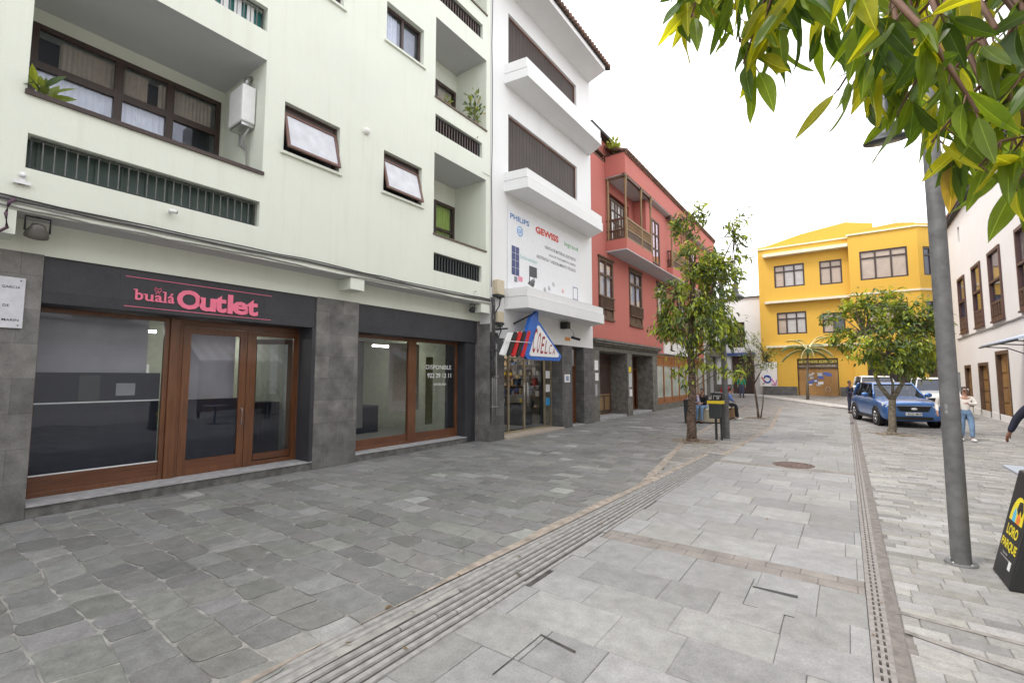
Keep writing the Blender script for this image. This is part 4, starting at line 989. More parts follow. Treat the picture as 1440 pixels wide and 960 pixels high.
mb.fb(FRd, 17.76, 37.4, 0, 12.2, -9.5, -1.2, M['pink_plaster'])
mb.build('wall', RD)
# stone portal
def portal(m):
    for a, b in ((17.98, 18.66), (21.86, 22.49), (25.51, 26.28)): m.fb(FRd, a, b, 0, 3.06, .002, .07, M['trim_stone'])
    m.fb(FRd, 17.96, 26.3, 3.062, 3.27, .002, .08, M['trim_stone']); m.fb(FRd, 17.9, 26.36, 3.272, 3.36, .002, .17, M['trim_stone'])
    m.fb(FRd, 17.85, 26.42, 3.362, 3.46, .002, .28, M['trim_stone']); m.fb(FRd, 17.8, 26.46, 3.462, 3.56, .002, .34, M['trim_stone'])
part('stone_portal', RD, portal, bevel=.01)
fI = FL(XR - .84)
dk_pl = wood('dark_plank_door', (.075, .045, .038), .6, .6)
def dr1(m):
    bars(m, fI, 18.68, 21.84, .1, 3.0, .1, -.02, .03, M['wood_brown'], rows=(2.45,))
    for i in range(10): m.fb(fI, 18.8 + .3 * i, 19.08 + .3 * i, .2, 2.4, -.02, .005, dk_pl); m.fb(fI, 18.8 + .3 * i, 19.08 + .3 * i, 2.5, 2.9, -.02, .005, dk_pl)
    for i in range(4): m.fb(fI, 18.95 + .72 * i, 19.5 + .72 * i, .3, .95, .006, .02, M['wood_tan'])
    m.fb(fI, 18.78, 21.7, 1.0, 1.08, .006, .03, M['wood_tan'])
part('plank_door', RD, dr1)
def dr2(m):
    bars(m, fI, 22.51, 25.49, .1, 3.02, .1, -.02, .03, M['wood_red'], rows=(2.35,)); bars(m, fI, 23.6, 24.9, .1, 2.3, .16, .03, .05, M['wood_red'])
    m.fb(fI, 22.6, 23.6, .2, 2.3, -.01, .01, M['wood_red'])
o = part('shop_door', RD, dr2)
part('pane', o, lambda m: (m.fb(fI, 23.76, 24.74, .3, 2.15, 0.01, .02, M['glass_dark']), m.fb(fI, 22.6, 25.4, 2.4, 2.92, 0, .006, M['glass_dark'])))
part('doorstep', RD, lambda m: (m.fb(FRd, 18.66, 21.86, 0, .1, -.84, .0, M['step_stone']), m.fb(FRd, 22.49, 25.51, 0, .1, -.84, 0, M['step_stone'])))
for a, b, z0, z1, mt in ((18.15, 18.5, 2.2, 2.62, M['sign_white']), (18.2, 18.52, 1.75, 2.08, M['sign_white']), (18.2, 18.4, 1.1, 1.6, plain('faded_poster', (.4, .4, .42), .7)), (22.0, 22.3, 2.15, 2.4, M['yellow']), (22.0, 22.4, 1.4, 2.1, plain('pale_poster', (.5, .52, .5), .7)), (22.05, 22.4, .95, 1.3, M['sign_white'])): part('wall_sticker', RD, lambda m: m.fb(FRd, a, b, z0, z1, .072, .076, mt))
# long shop window
fK = FL(XR - .1)
def lsw(m):
    m.fb(fK, 26.31, 37.28, 0, .32, -.02, .14, M['trim_stone'])
    bars(m, fK, 26.31, 37.28, .33, 3.18, .1, -.02, .06, M['wood_orange'], cols=[26.31 + 1.56 * i for i in range(1, 7)], rows=(2.62,), mw=.11)
    for i in range(36): m.fb(fK, 26.45 + .3 * i, 26.7 + .3 * i, 2.68, 3.1, -.02, .02, M['wood_orange'])
    m.fb(fK, 26.4, 37.2, .42, .7, -.02, .03, M['wood_orange'])
SW = part('long_shop_window', RD, lsw)
pale_in = plain('whitened_pane', (.46, .5, .44), .25, var=.12, vs=1.2, coat=.5)
for i in range(7): part('pane', SW, lambda m: m.fb(fK, 26.36 + 1.56 * i, 26.31 + 1.56 * (i + 1) - .06 if i < 6 else 37.2, .7, 2.58, -.01, .005, pale_in))
SB = thing('white_sign_board', 'plain white sign board with dark mark above the orange shop window', 'sign', (XR, 31, 3.6))
part('board', SB, lambda m: m.fb(FRd, 27.7, 35.4, 3.3, 4.05, .002, .06, M['sign_white']))
part('mark', SB, lambda m: (m.fb(FRd, 28.9, 29.3, 3.5, 3.9, .061, .066, M['black']), text(m, 'TIENDA', FRd, 30.2, 3.52, 3.8, .063, plain('faint_letters', (.45, .45, .45), .5), width=2.)))
def redwin(a, b, z0, z1, fr, parent, bal=True):
    m = MB(); bars(m, fr, a, b, z0, z1, .13, -.02, .05, M['wood_brown'], cols=((a + b) / 2,), rows=(z1 - .75,), mw=.1)
    m.fb(fr, a - .04, b + .04, z1, z1 + .07, -.02, .1, M['wood_brown']); m.fb(fr, a - .04, b + .04, z0 - .07, z0, -.02, .1, M['wood_brown'])
    o = m.build('window', parent)
    part('pane', o, lambda q: (q.fb(fr, a + .1, b - .1, z0 + .1, z1 - .1, -.01, 0, M['glass_dark']), curtain(q, fr, a + .15, b - .15, z0 + .9, z1 - .2, -.09, M['curtain_white'])))
    part('shutter', o, lambda q: q.fb(fr, a + .1, b - .1, z0 + .1, z0 + .5, -.005, .02, M['wood_brown']))
    if bal: part('baluster_rail', o, lambda q: (q.fb(fr, a, b, z0 + .95, z0 + 1.02, .06, .13, M['wood_brown']), q.fb(fr, a, b, z0 + .45, z0 + .5, .06, .12, M['wood_brown']), [q.fb(fr, a + .06 + .13 * i, a + .11 + .13 * i, z0 + .5, z0 + .95, .07, .11, M['wood_brown']) for i in range(int((b - a) / .13))]))
    return o
for h in lw: redwin(h[0], h[1], h[2], h[3], FL(XR - .02), RD)
# upper floor bays
def bay(m):
    # floor slab apron, roof apron
    fx = FL(-7.8)
    m.box(-8.79, -7.8, 19.7, 37.4, 7.68, 7.72, M['soffit'])
    m.box(-8.79, -7.8, 19.7, 23.2, 7.72, 8.2, M['pink_plaster'])
    m.box(-8.79, -8.12, 23.2, 37.4, 7.722, 11.15, M['pink_plaster'])
    m.box(-8.79, -7.8, 26.6, 30.2, 7.72, 8.2, M['pink_plaster'])
    m.box(-8.79, -7.8, 19.7, 37.4, 11.24, 12.25, M['pink_plaster'])
    m.box(-8.785, -7.82, 19.72, 37.3, 11.2, 11.238, M['soffit'])
part('upper_bay', RD, bay)
def gallery(y0, y1):
    m = MB(); X0 = -7.84
    for y in (y0 + .07, (y0 + y1) / 2 + .3, y1 - .07):
        m.lathe((X0, y, 8.2), [(.07, 0), (.07, .95), (.045, 1.05), (.06, 1.3), (.045, 1.6), (.05, 2.4), (.075, 2.5), (.05, 2.6), (.08, 2.75), (.1, 3.02)], M['wood_tan'], 10)
        m.box(X0 - .08, X0 + .05, y - .2, y + .2, 11.05, 11.2, M['wood_brown'])
    m.lathe((-8.7, y0 + .07, 8.2), [(.06, 0), (.06, 3.0)], M['wood_tan'], 8)
    o = m.build('balcony_post', RD)
    m = MB()
    for z, h in ((8.2, .08), (8.62, .06), (9.12, .08)):
        m.box(X0 - .04, X0 + .04, y0, y1, z, z + h, M['wood_tan']); m.box(-8.78, X0 - .04, y0 + .03, y0 + .11, z, z + h, M['wood_brown'])
    y = y0 + .1
    while y < y1 - .05: m.lathe((X0, y, 8.68), [(.022, 0), (.03, .12), (.018, .22), (.03, .33), (.02, .44)], M['wood_tan'], 6); m.box(X0 - .015, X0 + .02, y - .04, y + .045, 8.28, 8.61, M['wood_brown']); y += .13
    x = -8.7
    while x < X0 - .05: m.lathe((x, y0 + .07, 8.68), [(.022, 0), (.03, .12), (.018, .22), (.03, .33), (.02, .44)], M['wood_brown'], 6); m.box(x - .04, x + .045, y0 + .05, y0 + .09, 8.28, 8.61, M['wood_brown']); x += .13
    m.build('balcony_rail', RD)
    m = MB(); m.box(X0 - .06, X0 + .05, y0, y1, 11.2 - .12, 11.198, M['wood_brown']); m.box(-8.78, X0 - .06, y0 + .02, y0 + .1, 11.08, 11.198, M['wood_brown']); m.build('balcony_beam', RD)
gallery(19.7, 23.2); gallery(26.6, 30.2)
m = MB(); fg = FL(XR + .01); bars(m, fg, 20.3, 22.0, 8.3, 10.5, .1, -.1, .0, M['wood_brown'], cols=(20.85, 21.15, 21.6), rows=(8.9, 9.4, 9.95), mw=.05); o = m.build('balcony_door', RD)
part('pane', o, lambda q: q.fb(fg, 20.35, 21.95, 8.35, 10.45, -.06, -.05, M['glass_blind']))
for a in (24.0, 31.5, 34.2):
    fg2 = FL(-8.12); m = MB(); bars(m, fg2, a, a + 1.2, 8.0, 10.4, .09, .002, .06, M['wood_brown'], cols=(a + .6,), rows=(8.8, 9.6), mw=.06); o = m.build('window', RD); part('pane', o, lambda q: q.fb(fg2, a + .05, a + 1.15, 8.05, 10.35, .003, .02, M['glass_dark']))
def rtiles(m):
    y = 19.7
    while y < 37.4: m.tube([(-7.68, y, 12.28), (-9.3, y, 12.95)], .075, M['tile'], 7); m.box(-7.8, -7.72, y - .04, y + .04, 12.14, 12.24, M['tile']); y += .19
    m.box(-9.3, -7.72, 19.65, 37.4, 12.25, 12.27, M['tile_dark'])
part('roof_tiles', RD, rtiles)
part('roof_terrace', RD, lambda m: (m.box(-12, -8.82, 17.8, 37, 12.2, 13.0, M['pink_plaster']), m.box(-9.6, -8.5, 17.8, 26, 13.0, 13.12, M['tile_dark']), m.box(-9.0, -8.7, 17.8, 19.5, 12.2, 12.26, M['tile']), [m.tube([(-8.78, 17.9 + .2 * i, 12.0), (-9.1, 17.9 + .2 * i, 12.12)], .07, M['tile'], 6) for i in range(9)]))
# next: grey stone doorway house with balustrade
SD = thing('stone_doorway_house', 'narrow house with grey stone doorway and balustrade beyond the salmon house', 'building', (-8.8, 39, 0))
mb = MB(); wall(mb, FRd, 37.4, 41.5, 0, 9.5, [(38.6, 40.3, 0, 3.3, .5, 'open'), (38.8, 40.2, 4.4, 7.2, .2)], plaster('greyish_white_plaster', (.6, .59, .57), .15)); mb.fb(FRd, 37.4, 41.5, 0, 9.5, -6, -.9, M['trim_stone']); mb.build('wall', SD)
part('door_surround', SD, lambda m: (m.fb(FRd, 38.0, 38.6, 0, 3.5, .002, .14, M['trim_stone']), m.fb(FRd, 40.3, 40.9, 0, 3.5, .002, .14, M['trim_stone']), m.fb(FRd, 37.8, 41.1, 3.5, 3.75, .002, .5, M['trim_stone'])))
part('balustrade', SD, lambda m: (m.fb(FRd, 37.8, 41.1, 4.6, 4.7, .38, .5, M['trim_stone']), [m.lathe((XR + .44, 37.95 + .25 * i, 3.75), [(.05, 0), (.08, .3), (.05, .6), (.07, .85)], M['trim_stone'], 8) for i in range(13)]))
part('door', SD, lambda m: m.fb(FRd, 38.6, 40.3, .3, 3.28, -.49, -.44, dk_pl))
part('window', SD, lambda m: (bars(m, FRd, 38.8, 40.2, 4.4, 7.2, .1, -.18, -.1, M['wood_brown'], cols=(39.5,), rows=(6.,)), m.fb(FRd, 38.9, 40.1, 4.5, 7.1, -.19, -.17, M['glass_blind'])))
#@@FAR WHITE + YELLOW
fW2 = FY(41.2)
FWb = thing('far_white_house', 'white house with one brown window left of the yellow building', 'building', (-7, 41.2, .5))
mb = MB(); wall(mb, fW2, -12, -5.25, .3, 8.3, [(-7.8, -6.5, 4.3, 6.35, .2), (-7.6, -5.9, .3, 3.6, .6, 'open')], M['white_plaster']); mb.fb(fW2, -12, -5.25, .3, 8.3, -7, -1.2, M['white_plaster']); mb.fb(fW2, -12, -5.25, 8.3, 8.38, -7, .12, M['tile_dark']); mb.build('wall', FWb)
m = MB(); bars(m, fW2, -7.8, -6.5, 4.3, 6.35, .09, -.15, -.05, M['wood_dark'], cols=(-7.35, -6.95), rows=(5.6, 5.0), mw=.06); o = m.build('window', FWb); part('pane', o, lambda q: q.fb(fW2, -7.75, -6.55, 4.35, 6.3, -.12, -.11, M['glass_dark'])); part('room_back', o, lambda q: q.fb(fW2, -7.79, -6.51, 4.31, 6.34, -.2, -.19, M['room_dark']))
part('dark_entrance', FWb, lambda m: m.fb(fW2, -7.6, -5.9, .3, 3.6, -.6, -.55, dk_pl)); part('plinth', FWb, lambda m: m.fb(fW2, -12, -7.6, .3, 1.3, .002, .05, M['trim_stone']))
AW = thing('blue_shop_sign', 'blue fascia sign over the dark doorway of the far white house', 'sign', (-7, 41, 3.8)); part('board', AW, lambda m: m.fb(fW2, -7.95, -5.8, 3.62, 3.85, .002, .35, plain('navy_sign', (.05, .09, .3), .5)))
FYe = FY(40.0)
YB = thing('yellow_building', 'yellow three-storey building with brown windows and white string courses closing the street', 'building', (0, 40, .5))
YP = M['yellow_plaster']; mb = MB()
wl = [(-4.13, -2.17, 8.65, 10.35, .16), (-1.24, .1, 8.55, 10.3, .16), (-4.07, -2.17, 5.1, 6.75, .16), (-1.21, .13, 5.05, 6.5, .16), (-2.9, -.42, .4, 3.25, .25, 'open')]
wall(mb, FYe, -5.2, .5, .4, 11.95, wl, YP)
fY2 = FY(39.4)
w2 = [(1.1, 3.62, 8.5, 10.5, .16), (1.3, 3.5, 5.0, 6.85, .16), (1.2, 3.6, 1.5, 3.3, .16)]
wall(mb, fY2, .5, 4.15, .4, 11.95, w2, YP)
mb.fb(FYe, .6, 1.7, 12, 12.2, -3, -2.6, M['room_dark']); mb.poly([(.5, 40, .4), (.5, 39.4, .4), (.5, 39.4, 11.95), (.5, 40, 11.95)], YP)
# chamfered corner and right flank
cU = Vector((1, .9, 0)).normalized(); fCh = Fr((4.15, 39.4, 0), cU, (0, 0, 1), (cU.y, -cU.x, 0))
wall(mb, fCh, 0, 2.2, .4, 11.95, [(.35, 1.5, 8.5, 10.4, .16), (.35, 1.5, 5.0, 6.8, .16), (.2, 1.9, .5, 3.3, .3)], YP)
e = fCh(2.2, 0)
fCr = Fr((e.x, e.y, 0), (.6, .8, 0), (0, 0, 1), (.8, -.6, 0))
wall(mb, fCr, 0, 14, .4, 11.95, [(1 + 3 * i, 2.6 + 3 * i, z, z + 1.8, .16) for i in range(4) for z in (1.5, 5.0, 8.5)], YP)
mb.box(-5.19, 5.6, 42.6, 54, .4, 11.9, YP); mb.box(-5.2, 4.1, 40.4, 42.6, 11.86, 11.94, YP)
mb.poly([(-5.2, 40, .4), (-5.2, 54, .4), (-5.2, 54, 11.95), (-5.2, 40, 11.95)], YP)
mb.build('wall', YB)
part('roof_room', YB, lambda m: m.fprism(FY(41.6), [(-5.15, 11.95), (-5.08, 12.3), (-2.37, 12.95), (.43, 13.33), (2.03, 12.95), (2.03, 11.9)], -6, 0, YP))
part('parapet', YB, lambda m: (m.fprism(FY(39.5), [(.52, 11.955), (.52, 12.02), (3.2, 12.2), (4.1, 12.05), (4.1, 11.955)], -1.2, -.1, YP)))
wt = plain('string_course_white', (.72, .66, .5), .7)
for f_, a_, b_, z_, z2_, d_ in ((FYe, -5.25, .5, 11.7, 11.8, .1), (fY2, .4, 4.15, 11.7, 11.8, .1), (fCh, 0, 2.2, 11.7, 11.8, .1), (fY2, .5, 4.15, 7.5, 7.62, .06), (fCh, 0, 2.2, 7.5, 7.62, .06), (fY2, .5, 4.15, 4.1, 4.22, .06)): part('string_course', YB, lambda m: m.fb(f_, a_, b_, z_, z2_, .002, d_, wt))
for z_, z2_, d_ in ((11.02, 11.25, .55), (7.45, 7.62, .4), (4.1, 4.25, .4)): part('canopy_slab', YB, lambda m: m.fb(FYe, -4.8, .48, z_, z2_, .002, d_, wt))
for f_, a_, b_ in ((FYe, -5.2, -2.95), (FYe, -.38, .5), (fY2, .5, 4.15), (fCr, 0, 14)): part('stone_plinth', YB, lambda m: m.fb(f_, a_, b_, .3, 1.2, .002, .06, M['stone_small']))
def ywin(fr, a, b, z0, z1, n):
    m = MB(); cols = [a + (b - a) * i / n for i in range(1, n)]; bars(m, fr, a, b, z0, z1, .1, -.12, -.02, M['wood_dark'], cols=cols, rows=(z1 - .5,), mw=.09); o = m.build('window', YB)
    part('pane', o, lambda q: [q.fb(fr, a + (b - a) * i / n + .05, a + (b - a) * (i + 1) / n - .05, z0 + .06, z1 - .06, -.1, -.09 + .001 * i, random.Random(int(a * 10 + z0 * 7 + i)).choice([M['beige_blind'], M['glass_blind'], M['beige_blind'], plain('dark_blue_pane', (.07, .08, .12), .2)])) for i in range(n)])
for a, b, c, d, *_ in wl[:4]: ywin(FYe, a, b, c, d, 3 if b - a > 1.6 else 2)
for a, b, c, d, *_ in w2[:2]: ywin(fY2, a, b, c, d, 3)
part('window_bars', YB, lambda m: (m.fb(fY2, 1.2, 3.6, 1.5, 3.3, -.16, -.15, M['room_dark']), [m.fb(fY2, 1.25 + .2 * i, 1.29 + .2 * i, 1.5, 3.3, -.1, -.06, M['wood_dark']) for i in range(12)]))
for z in (8.5, 5.0): ywin(fCh, .35, 1.5, z, z + 1.85, 2)
for i in range(4):
    for z in (5.0, 8.5): ywin(fCr, 1 + 3 * i, 2.6 + 3 * i, z, z + 1.8, 2)
    part('shuttered_window', YB, lambda m: m.fb(fCr, 1 + 3 * i, 2.6 + 3 * i, 1.5, 3.3, -.12, -.05, M['wood_dark']))
part('corner_door', YB, lambda m: (m.fb(fCh, .2, 1.9, .5, 3.3, -.3, -.25, M['wood_dark']), [m.fb(fCh, .25 + .14 * i, .33 + .14 * i, .5, 3.3, -.25, -.2, M['wood_brown']) for i in range(12)]))
def gdoor(m):
    for i in range(12): m.fb(FYe, -2.88 + .205 * i, -2.685 + .205 * i, .45, 2.55, -.22, -.18 + .003 * (i % 2), M['plank'])
    bars(m, FYe, -2.9, -.42, .42, 3.24, .05, -.2, -.1, M['metal_dark'], rows=(2.58,)); m.fb(FYe, -2.85, -.47, 2.6, 2.85, -.2, -.17, plain('weathered_slats', (.22, .17, .13), .7))
o = part('garage_door', YB, gdoor)
rr = random.Random(8)
def grf(m):
    for i in range(16):
        u = rr.uniform(-2.3, -.7); z = rr.uniform(1.3, 2.2); r_ = rr.uniform(.05, .18); m.fb(FYe, u - r_, u + r_, z - r_ * .6, z + r_ * .6, -.172, -.168 + .0006 * i, rr.choice([M['sign_white'], plain('poster_blue', (.1, .15, .45), .6), plain('poster_pale', (.5, .52, .55), .6), plain('poster_pale', (.5, .52, .55), .6)]))
    m.tube([FYe(-1.1 + .15 * math.cos(k * .8), 1.0 + .22 * math.sin(k * .8), -.165) for k in range(9)], .012, M['sign_white'], 5)
part('poster', o, grf)
SV = thing('for_sale_sign', 'dark yellow for-sale lettering board over the plank garage door', 'sign', (-1.7, 39.8, 3))
part('board', SV, lambda m: (m.fb(FYe, -2.84, -.46, 2.88, 3.18, -.15, -.1, plain('olive_board', (.16, .12, .03), .6))))
part('letters', SV, lambda m: (text(m, 'SE VENDE EDIFICIO', FYe, -2.78, 2.93, 3.13, -.098, plain('yellow_letters', (.62, .52, .12), .5), width=2.28, offset=.02), text(m, '610 71 29 22', FYe, -1.75, 2.66, 2.8, -.165, plain('pale_letters', (.4, .38, .3), .5), width=1.15, offset=.03)))
GP = thing('graffiti_panel', 'white panel with blue and pink graffiti on the yellow wall', 'panel', (-4.9, 39.9, 1.3))
part('panel', GP, lambda m: m.fb(FYe, -5.38, -4.2, 1.21, 3.05, .062, .09, M['cream_plaster']))
def gr2(m):
    b = plain('graffiti_blue', (.02, .08, .4), .5); p = plain('graffiti_pink', (.6, .15, .4), .5); rd = plain('graffiti_red', (.5, .08, .1), .5)
    m.tube([FYe(-4.86 + .22 * math.cos(t), 1.75 + .26 * math.sin(t), .095) for t in [x * .5 - 2.6 for x in range(12)]], .06, b, 6)
    m.tube([FYe(-5.05, 2.0, .095), FYe(-4.65, 1.85, .095)], .04, b, 5)
    m.tube([FYe(-5.25, 1.9, .095), FYe(-5.0, 1.5, .095), FYe(-5.2, 1.35, .095)], .05, rd, 5)
    m.tube([FYe(-4.6, 1.8, .093), FYe(-4.35, 1.35, .093), FYe(-4.25, 1.7, .093), FYe(-4.3, 1.3, .093), FYe(-4.6, 1.35, .093)], .05, p, 5)
part('graffiti', GP, gr2)
for x, zt, lb in ((-2.3, 16.1, 'thin aerial mast on the left part of the yellow roof'), (3.8, 16.0, 'thin aerial mast on the right part of the yellow roof')):
    tag(part('aerial_mast', None, lambda m: m.tube([(x - .05, 42, 11.9), (x, 42, zt)], .018, M['post_grey'], 6)), lb, 'aerial', 'aerial masts')
#@@RIGHT WHITE BUILDING
XQ = 5.4; FQ = FRt(XQ)
WR = thing('white_house_right', 'long cream white house with tall brown sash windows on the right of the street', 'building', (XQ, 20, 0))
wins = [(34.1, 35.9), (30.5, 32.3), (27.05, 29.0), (23.0, 24.85)] + [(23.0 - 3.7 * k, 24.8 - 3.7 * k) for k in range(1, 9)]
doors = [(34.2, 35.8, 2.55), (30.45, 32.5, 2.6), (27.05, 29.1, 3.02), (20.2, 22.4, 2.9), (14.5, 17.3, 2.9), (9.0, 12.0, 2.9)]
mb = MB()
hs_ = [(a, b, 4.35, 7.4, .1) for a, b in wins] + [(a, b, 0, z, .22, 'open') for a, b, z in doors] + [(34.6, 35.1, 9.3, 10.2, .15)]
wall(mb, FQ, -12, 38, 0, 10.9, hs_, M['cream_plaster'])
mb.poly([FQ(38, 0), FQ(38, 10.9), FQ(38, 10.9, -6), FQ(38, 0, -6)], M['cream_plaster']); mb.fb(FQ, -12, 38, 0, 10.9, -7, -1.2, M['cream_plaster'])
mb.build('wall', WR)
part('roof_eave', WR, lambda m: (m.fb(FQ, -12, 38.1, 10.9, 11.05, -6, .25, M['tile_dark']), m.fb(FQ, -12, 38.1, 11.05, 11.2, -6, .3, M['tile'])))
for a, b in wins:
    m = MB(); bars(m, FQ, a, b, 4.35, 7.4, .13, -.08, .06, M['wood_brown'] if False else wood('plum_brown_wood', (.085, .04, .035), .6, .5), rows=(6.05, 5.1), mw=.1); m.fb(FQ, a + .13, b - .13, 4.48, 5.05, -.06, .01, wood('plum_brown_wood', (.085, .04, .035), .6, .5))
    o = m.build('window', WR)
    part('pane', o, lambda q: (q.fb(FQ, a + .12, b - .12, 5.15, 7.28, -.03, -.02, M['glass_dark']), q.fb(FQ, a + .12, b - .12, 6.1, 7.25, -.09, -.08, M['beige_blind']), q.fb(FQ, a + .1, b - .1, 5.1, 7.3, -.1, -.095, M['room_dark'])))
    part('turned_panel', o, lambda q: [q.lathe(tuple(FQ(a + .25 + (b - a - .5) * k / 4, 4.5, .03)), [(.03, 0), (.05, .15), (.025, .27), (.05, .4), (.03, .54)], M['wood_brown'], 6) for k in range(5)])
    part('sill', o, lambda q: q.fb(FQ, a - .04, b + .04, 4.27, 4.345, .0, .1, wood('plum_brown_wood', (.085, .04, .035), .6, .5)))
for i, (a, b, z) in enumerate(doors):
    m = MB(); m.fb(FQ, a, a + .16, .02, z, -.2, .02, M['wood_brown']); m.fb(FQ, b - .16, b, .02, z, -.2, .02, M['wood_brown']); m.fb(FQ, a + .16, b - .16, z - .15, z, -.2, .02, M['wood_brown'])
    m.fb(FQ, a + .16, b - .16, .05, z - .15, -.2, -.14, M['wood_door']); mid = (a + b) / 2
    for s0, s1 in ((a + .28, mid - .08), (mid + .08, b - .28)):
        for k in range(4): zz = .18 + k * (z - .45) / 4; m.fb(FQ, s0, s1, zz, zz + (z - .45) / 4 - .12, -.14, -.11, M['wood_door'])
    m.build('door', WR, .005)
part('string_stone', WR, lambda m: m.fb(FQ, -12, 38, 0, .3, .001, .02, M['cream_plaster']))
m = MB(); q = random.Random(4)
for k in range(2): m.tube([(XQ - .03, y, 4.12 - .03 * k + q.uniform(-.03, .03)) for y in range(-11, 38)], .025, M['grey_cable'], 6)
tag(m.build('cable_bundle'), 'wavy grey cables along the cream house below its sash windows', 'cable')
AWN = thing('awning', 'pale blue-grey cloth awning over the golden door on the right', 'awning', (5, 24, 3.1), 'awnings')
part('canopy', AWN, lambda m: m.fprism(Fr((0, 20.2, 0), (1, 0, 0), (0, 0, 1), (0, 1, 0)), [(4.25, 3.02), (4.25, 3.1), (5.39, 3.5), (5.39, 3.42)], 0, 4.7, plain('blue_grey_canvas', (.42, .47, .58), .8)))
part('front_bar', AWN, lambda m: m.tube([(4.22, 20.15, 3.02), (4.22, 24.95, 3.02)], .035, M['metal_dark'], 8))
part('arm', AWN, lambda m: [m.tube([(4.3, y, 3.02), (4.9, y + .2, 2.98), (5.38, y, 2.7)], .02, M['metal_dark'], 6) for y in (20.6, 22.5, 24.5)])
AW2 = thing('awning', 'striped cloth awning on the cream house nearer the viewer', 'awning', (4.6, 10.2, 2.8), 'awnings')
part('canopy', AW2, lambda m: [m.fprism(Fr((0, 8.5 + .25 * i, 0), (1, 0, 0), (0, 0, 1), (0, 1, 0)), [(3.9, 2.6), (3.9, 2.68), (5.39, 3.5), (5.39, 3.42)], 0, .249, M['curtain_tan'] if i % 2 else M['sign_white']) for i in range(15)])
# a house standing behind the camera closes the street
BH = thing('house_behind', 'pale house behind the viewer at the near end of the street', 'building', (0, -26, 0))
part('wall', BH, lambda m: (wall(m, Fr((0, -24, 0), (1, 0, 0), (0, 0, 1), (0, 1, 0)), -16, 16, 0, 9, [(-12 + 4 * i, -10.4 + 4 * i, z, z + 1.8, .2) for i in range(7) for z in (1, 4.5)], M['white_plaster']), m.box(-16, 16, -32, -24.5, 0, 8.9, M['white_plaster'])))
#@@STREET FURNITURE
def lamp(x, y, label, hx):
    t = thing('street_lamp', label, 'street lamp', (x, y, 0), 'street lamps')
    part('post', t, lambda m: (m.lathe((x, y, 0), [(.081, .0), (.081, .6), (.077, 2.5), (.075, 5.4), (.06, 5.45), (.001, 5.47)], M['post_grey'], 24)))
    part('base_plate', t, lambda m: m.lathe((x, y, 0), [(.13, 0), (.13, .012), (.085, .016)], M['post_grey'], 24))
    part('sticker_remnant', t, lambda m: m.mesh([(x - .0825 * math.cos(a), y - .0825 * math.sin(a), z) for z in (1.52, 1.62) for a in (.9, 1.0, 1.1, 1.2)], [(0, 1, 5, 4), (1, 2, 6, 5), (2, 3, 7, 6)], plain('faded_sticker', (.3, .3, .3), .7, var=.3, vs=40)))
    for k in range(4): part('anchor_bolt', t, lambda m: m.lathe((x + .1 * math.cos(.8 + k * PI / 2), y + .1 * math.sin(.8 + k * PI / 2), .012), [(.012, 0), (.012, .014), (.001, .016)], M['steel'], 6))
    part('arm', t, lambda m: m.tube([(x, y, 5.1), (x + hx * .5, y + .02, 5.32), (x + hx, y + .05, 5.3)], .035, M['post_grey'], 10))
    hc = Vector((x + hx, y + .05, 4.62)); rt = Matrix.Rotation(R(13), 3, 'X')
    def tl(m): m.v = [tuple(hc + rt @ (Vector(p) - hc)) for p in m.v]
    part('lamp_head', t, lambda m: (m.lathe(tuple(hc), [(.03, .7), (.035, .45), (.055, .44), (.06, .22), (.08, .2), (.09, .1), (.15, .05), (.21, .02), (.22, 0), (.21, -.015), (.17, -.018), (.001, -.02)], M['metal_dark'], 28), tl(m)))
    part('diffuser', t, lambda m: (m.lathe((hc.x, hc.y, hc.z - .022), [(.12, 0), (.08, -.008), (.001, -.01)], plain('smoky_diffuser', (.16, .16, .17), .3), 20), tl(m)))
    part('hatch', t, lambda m: m.box(x + .068, x + .09, y - .04, y + .04, 1.75, 1.95, M['post_grey']))
    return t
lamp(.87, 6.65, 'tall grey lamp post standing closest, its head hidden by overhanging leaves', -.37)
def lamp2(x, y):
    t = thing('street_lamp', 'slim grey lamp post beside the litter bin and the shaggy tree', 'street lamp', (x, y, 0), 'street lamps')
    part('post', t, lambda m: m.lathe((x, y, 0), [(.1, 0), (.1, .5), (.085, 2.5), (.075, 5.2), (.001, 5.25)], M['post_grey'], 16))
    part('arm', t, lambda m: m.tube([(x, y, 5.0), (x + .25, y, 5.15), (x + .4, y, 5.1)], .03, M['post_grey'], 8))
    part('lamp_head', t, lambda m: m.lathe((x + .4, y, 4.35), [(.03, .75), (.03, .5), (.08, .45), (.09, .2), (.14, .12), (.26, .04), (.27, 0), (.2, -.03), (.001, -.04)], M['post_grey'], 18))
lamp2(-3.11, 15.75)
t = thing('litter_bin', 'dark litter bin with yellow stripe on two posts beside the lamp post', 'litter bin', (-3.2, 15.1, 0))
for x in (-3.29, -3.14): part('leg', t, lambda m: m.box(x - .03, x + .03, 15.2, 15.26, 0, 1.3, M['metal_dark']))
part('body', t, lambda m: (m.fprism(Fr((-3.25, 15.05, 0), (1, 0, 0), (0, 0, 1), (0, 1, 0)), [(-.14, .68), (.14, .68), (.16, 1.2), (-.16, 1.2)], -.14, .14, M['metal_dark'])), bevel=.02)
part('yellow_band', t, lambda m: m.box(-3.46, -3.02, 14.9, 15.2, 1.1, 1.19, M['yellow']), bevel=.006)
part('lid', t, lambda m: (m.ell((-3.2, 15.05, 1.4), (.2, .17, .05), M['metal_dark']), [m.tube([(-3.2 + sx * .13, 15.05, 1.2), (-3.2 + sx * .13, 15.05, 1.38)], .02, M['metal_dark'], 6) for sx in (-1, 1)]))
t = thing('black_bin', 'tall black refuse bin standing behind the shaggy tree trunk', 'bin', (-5.3, 19.9, 0))
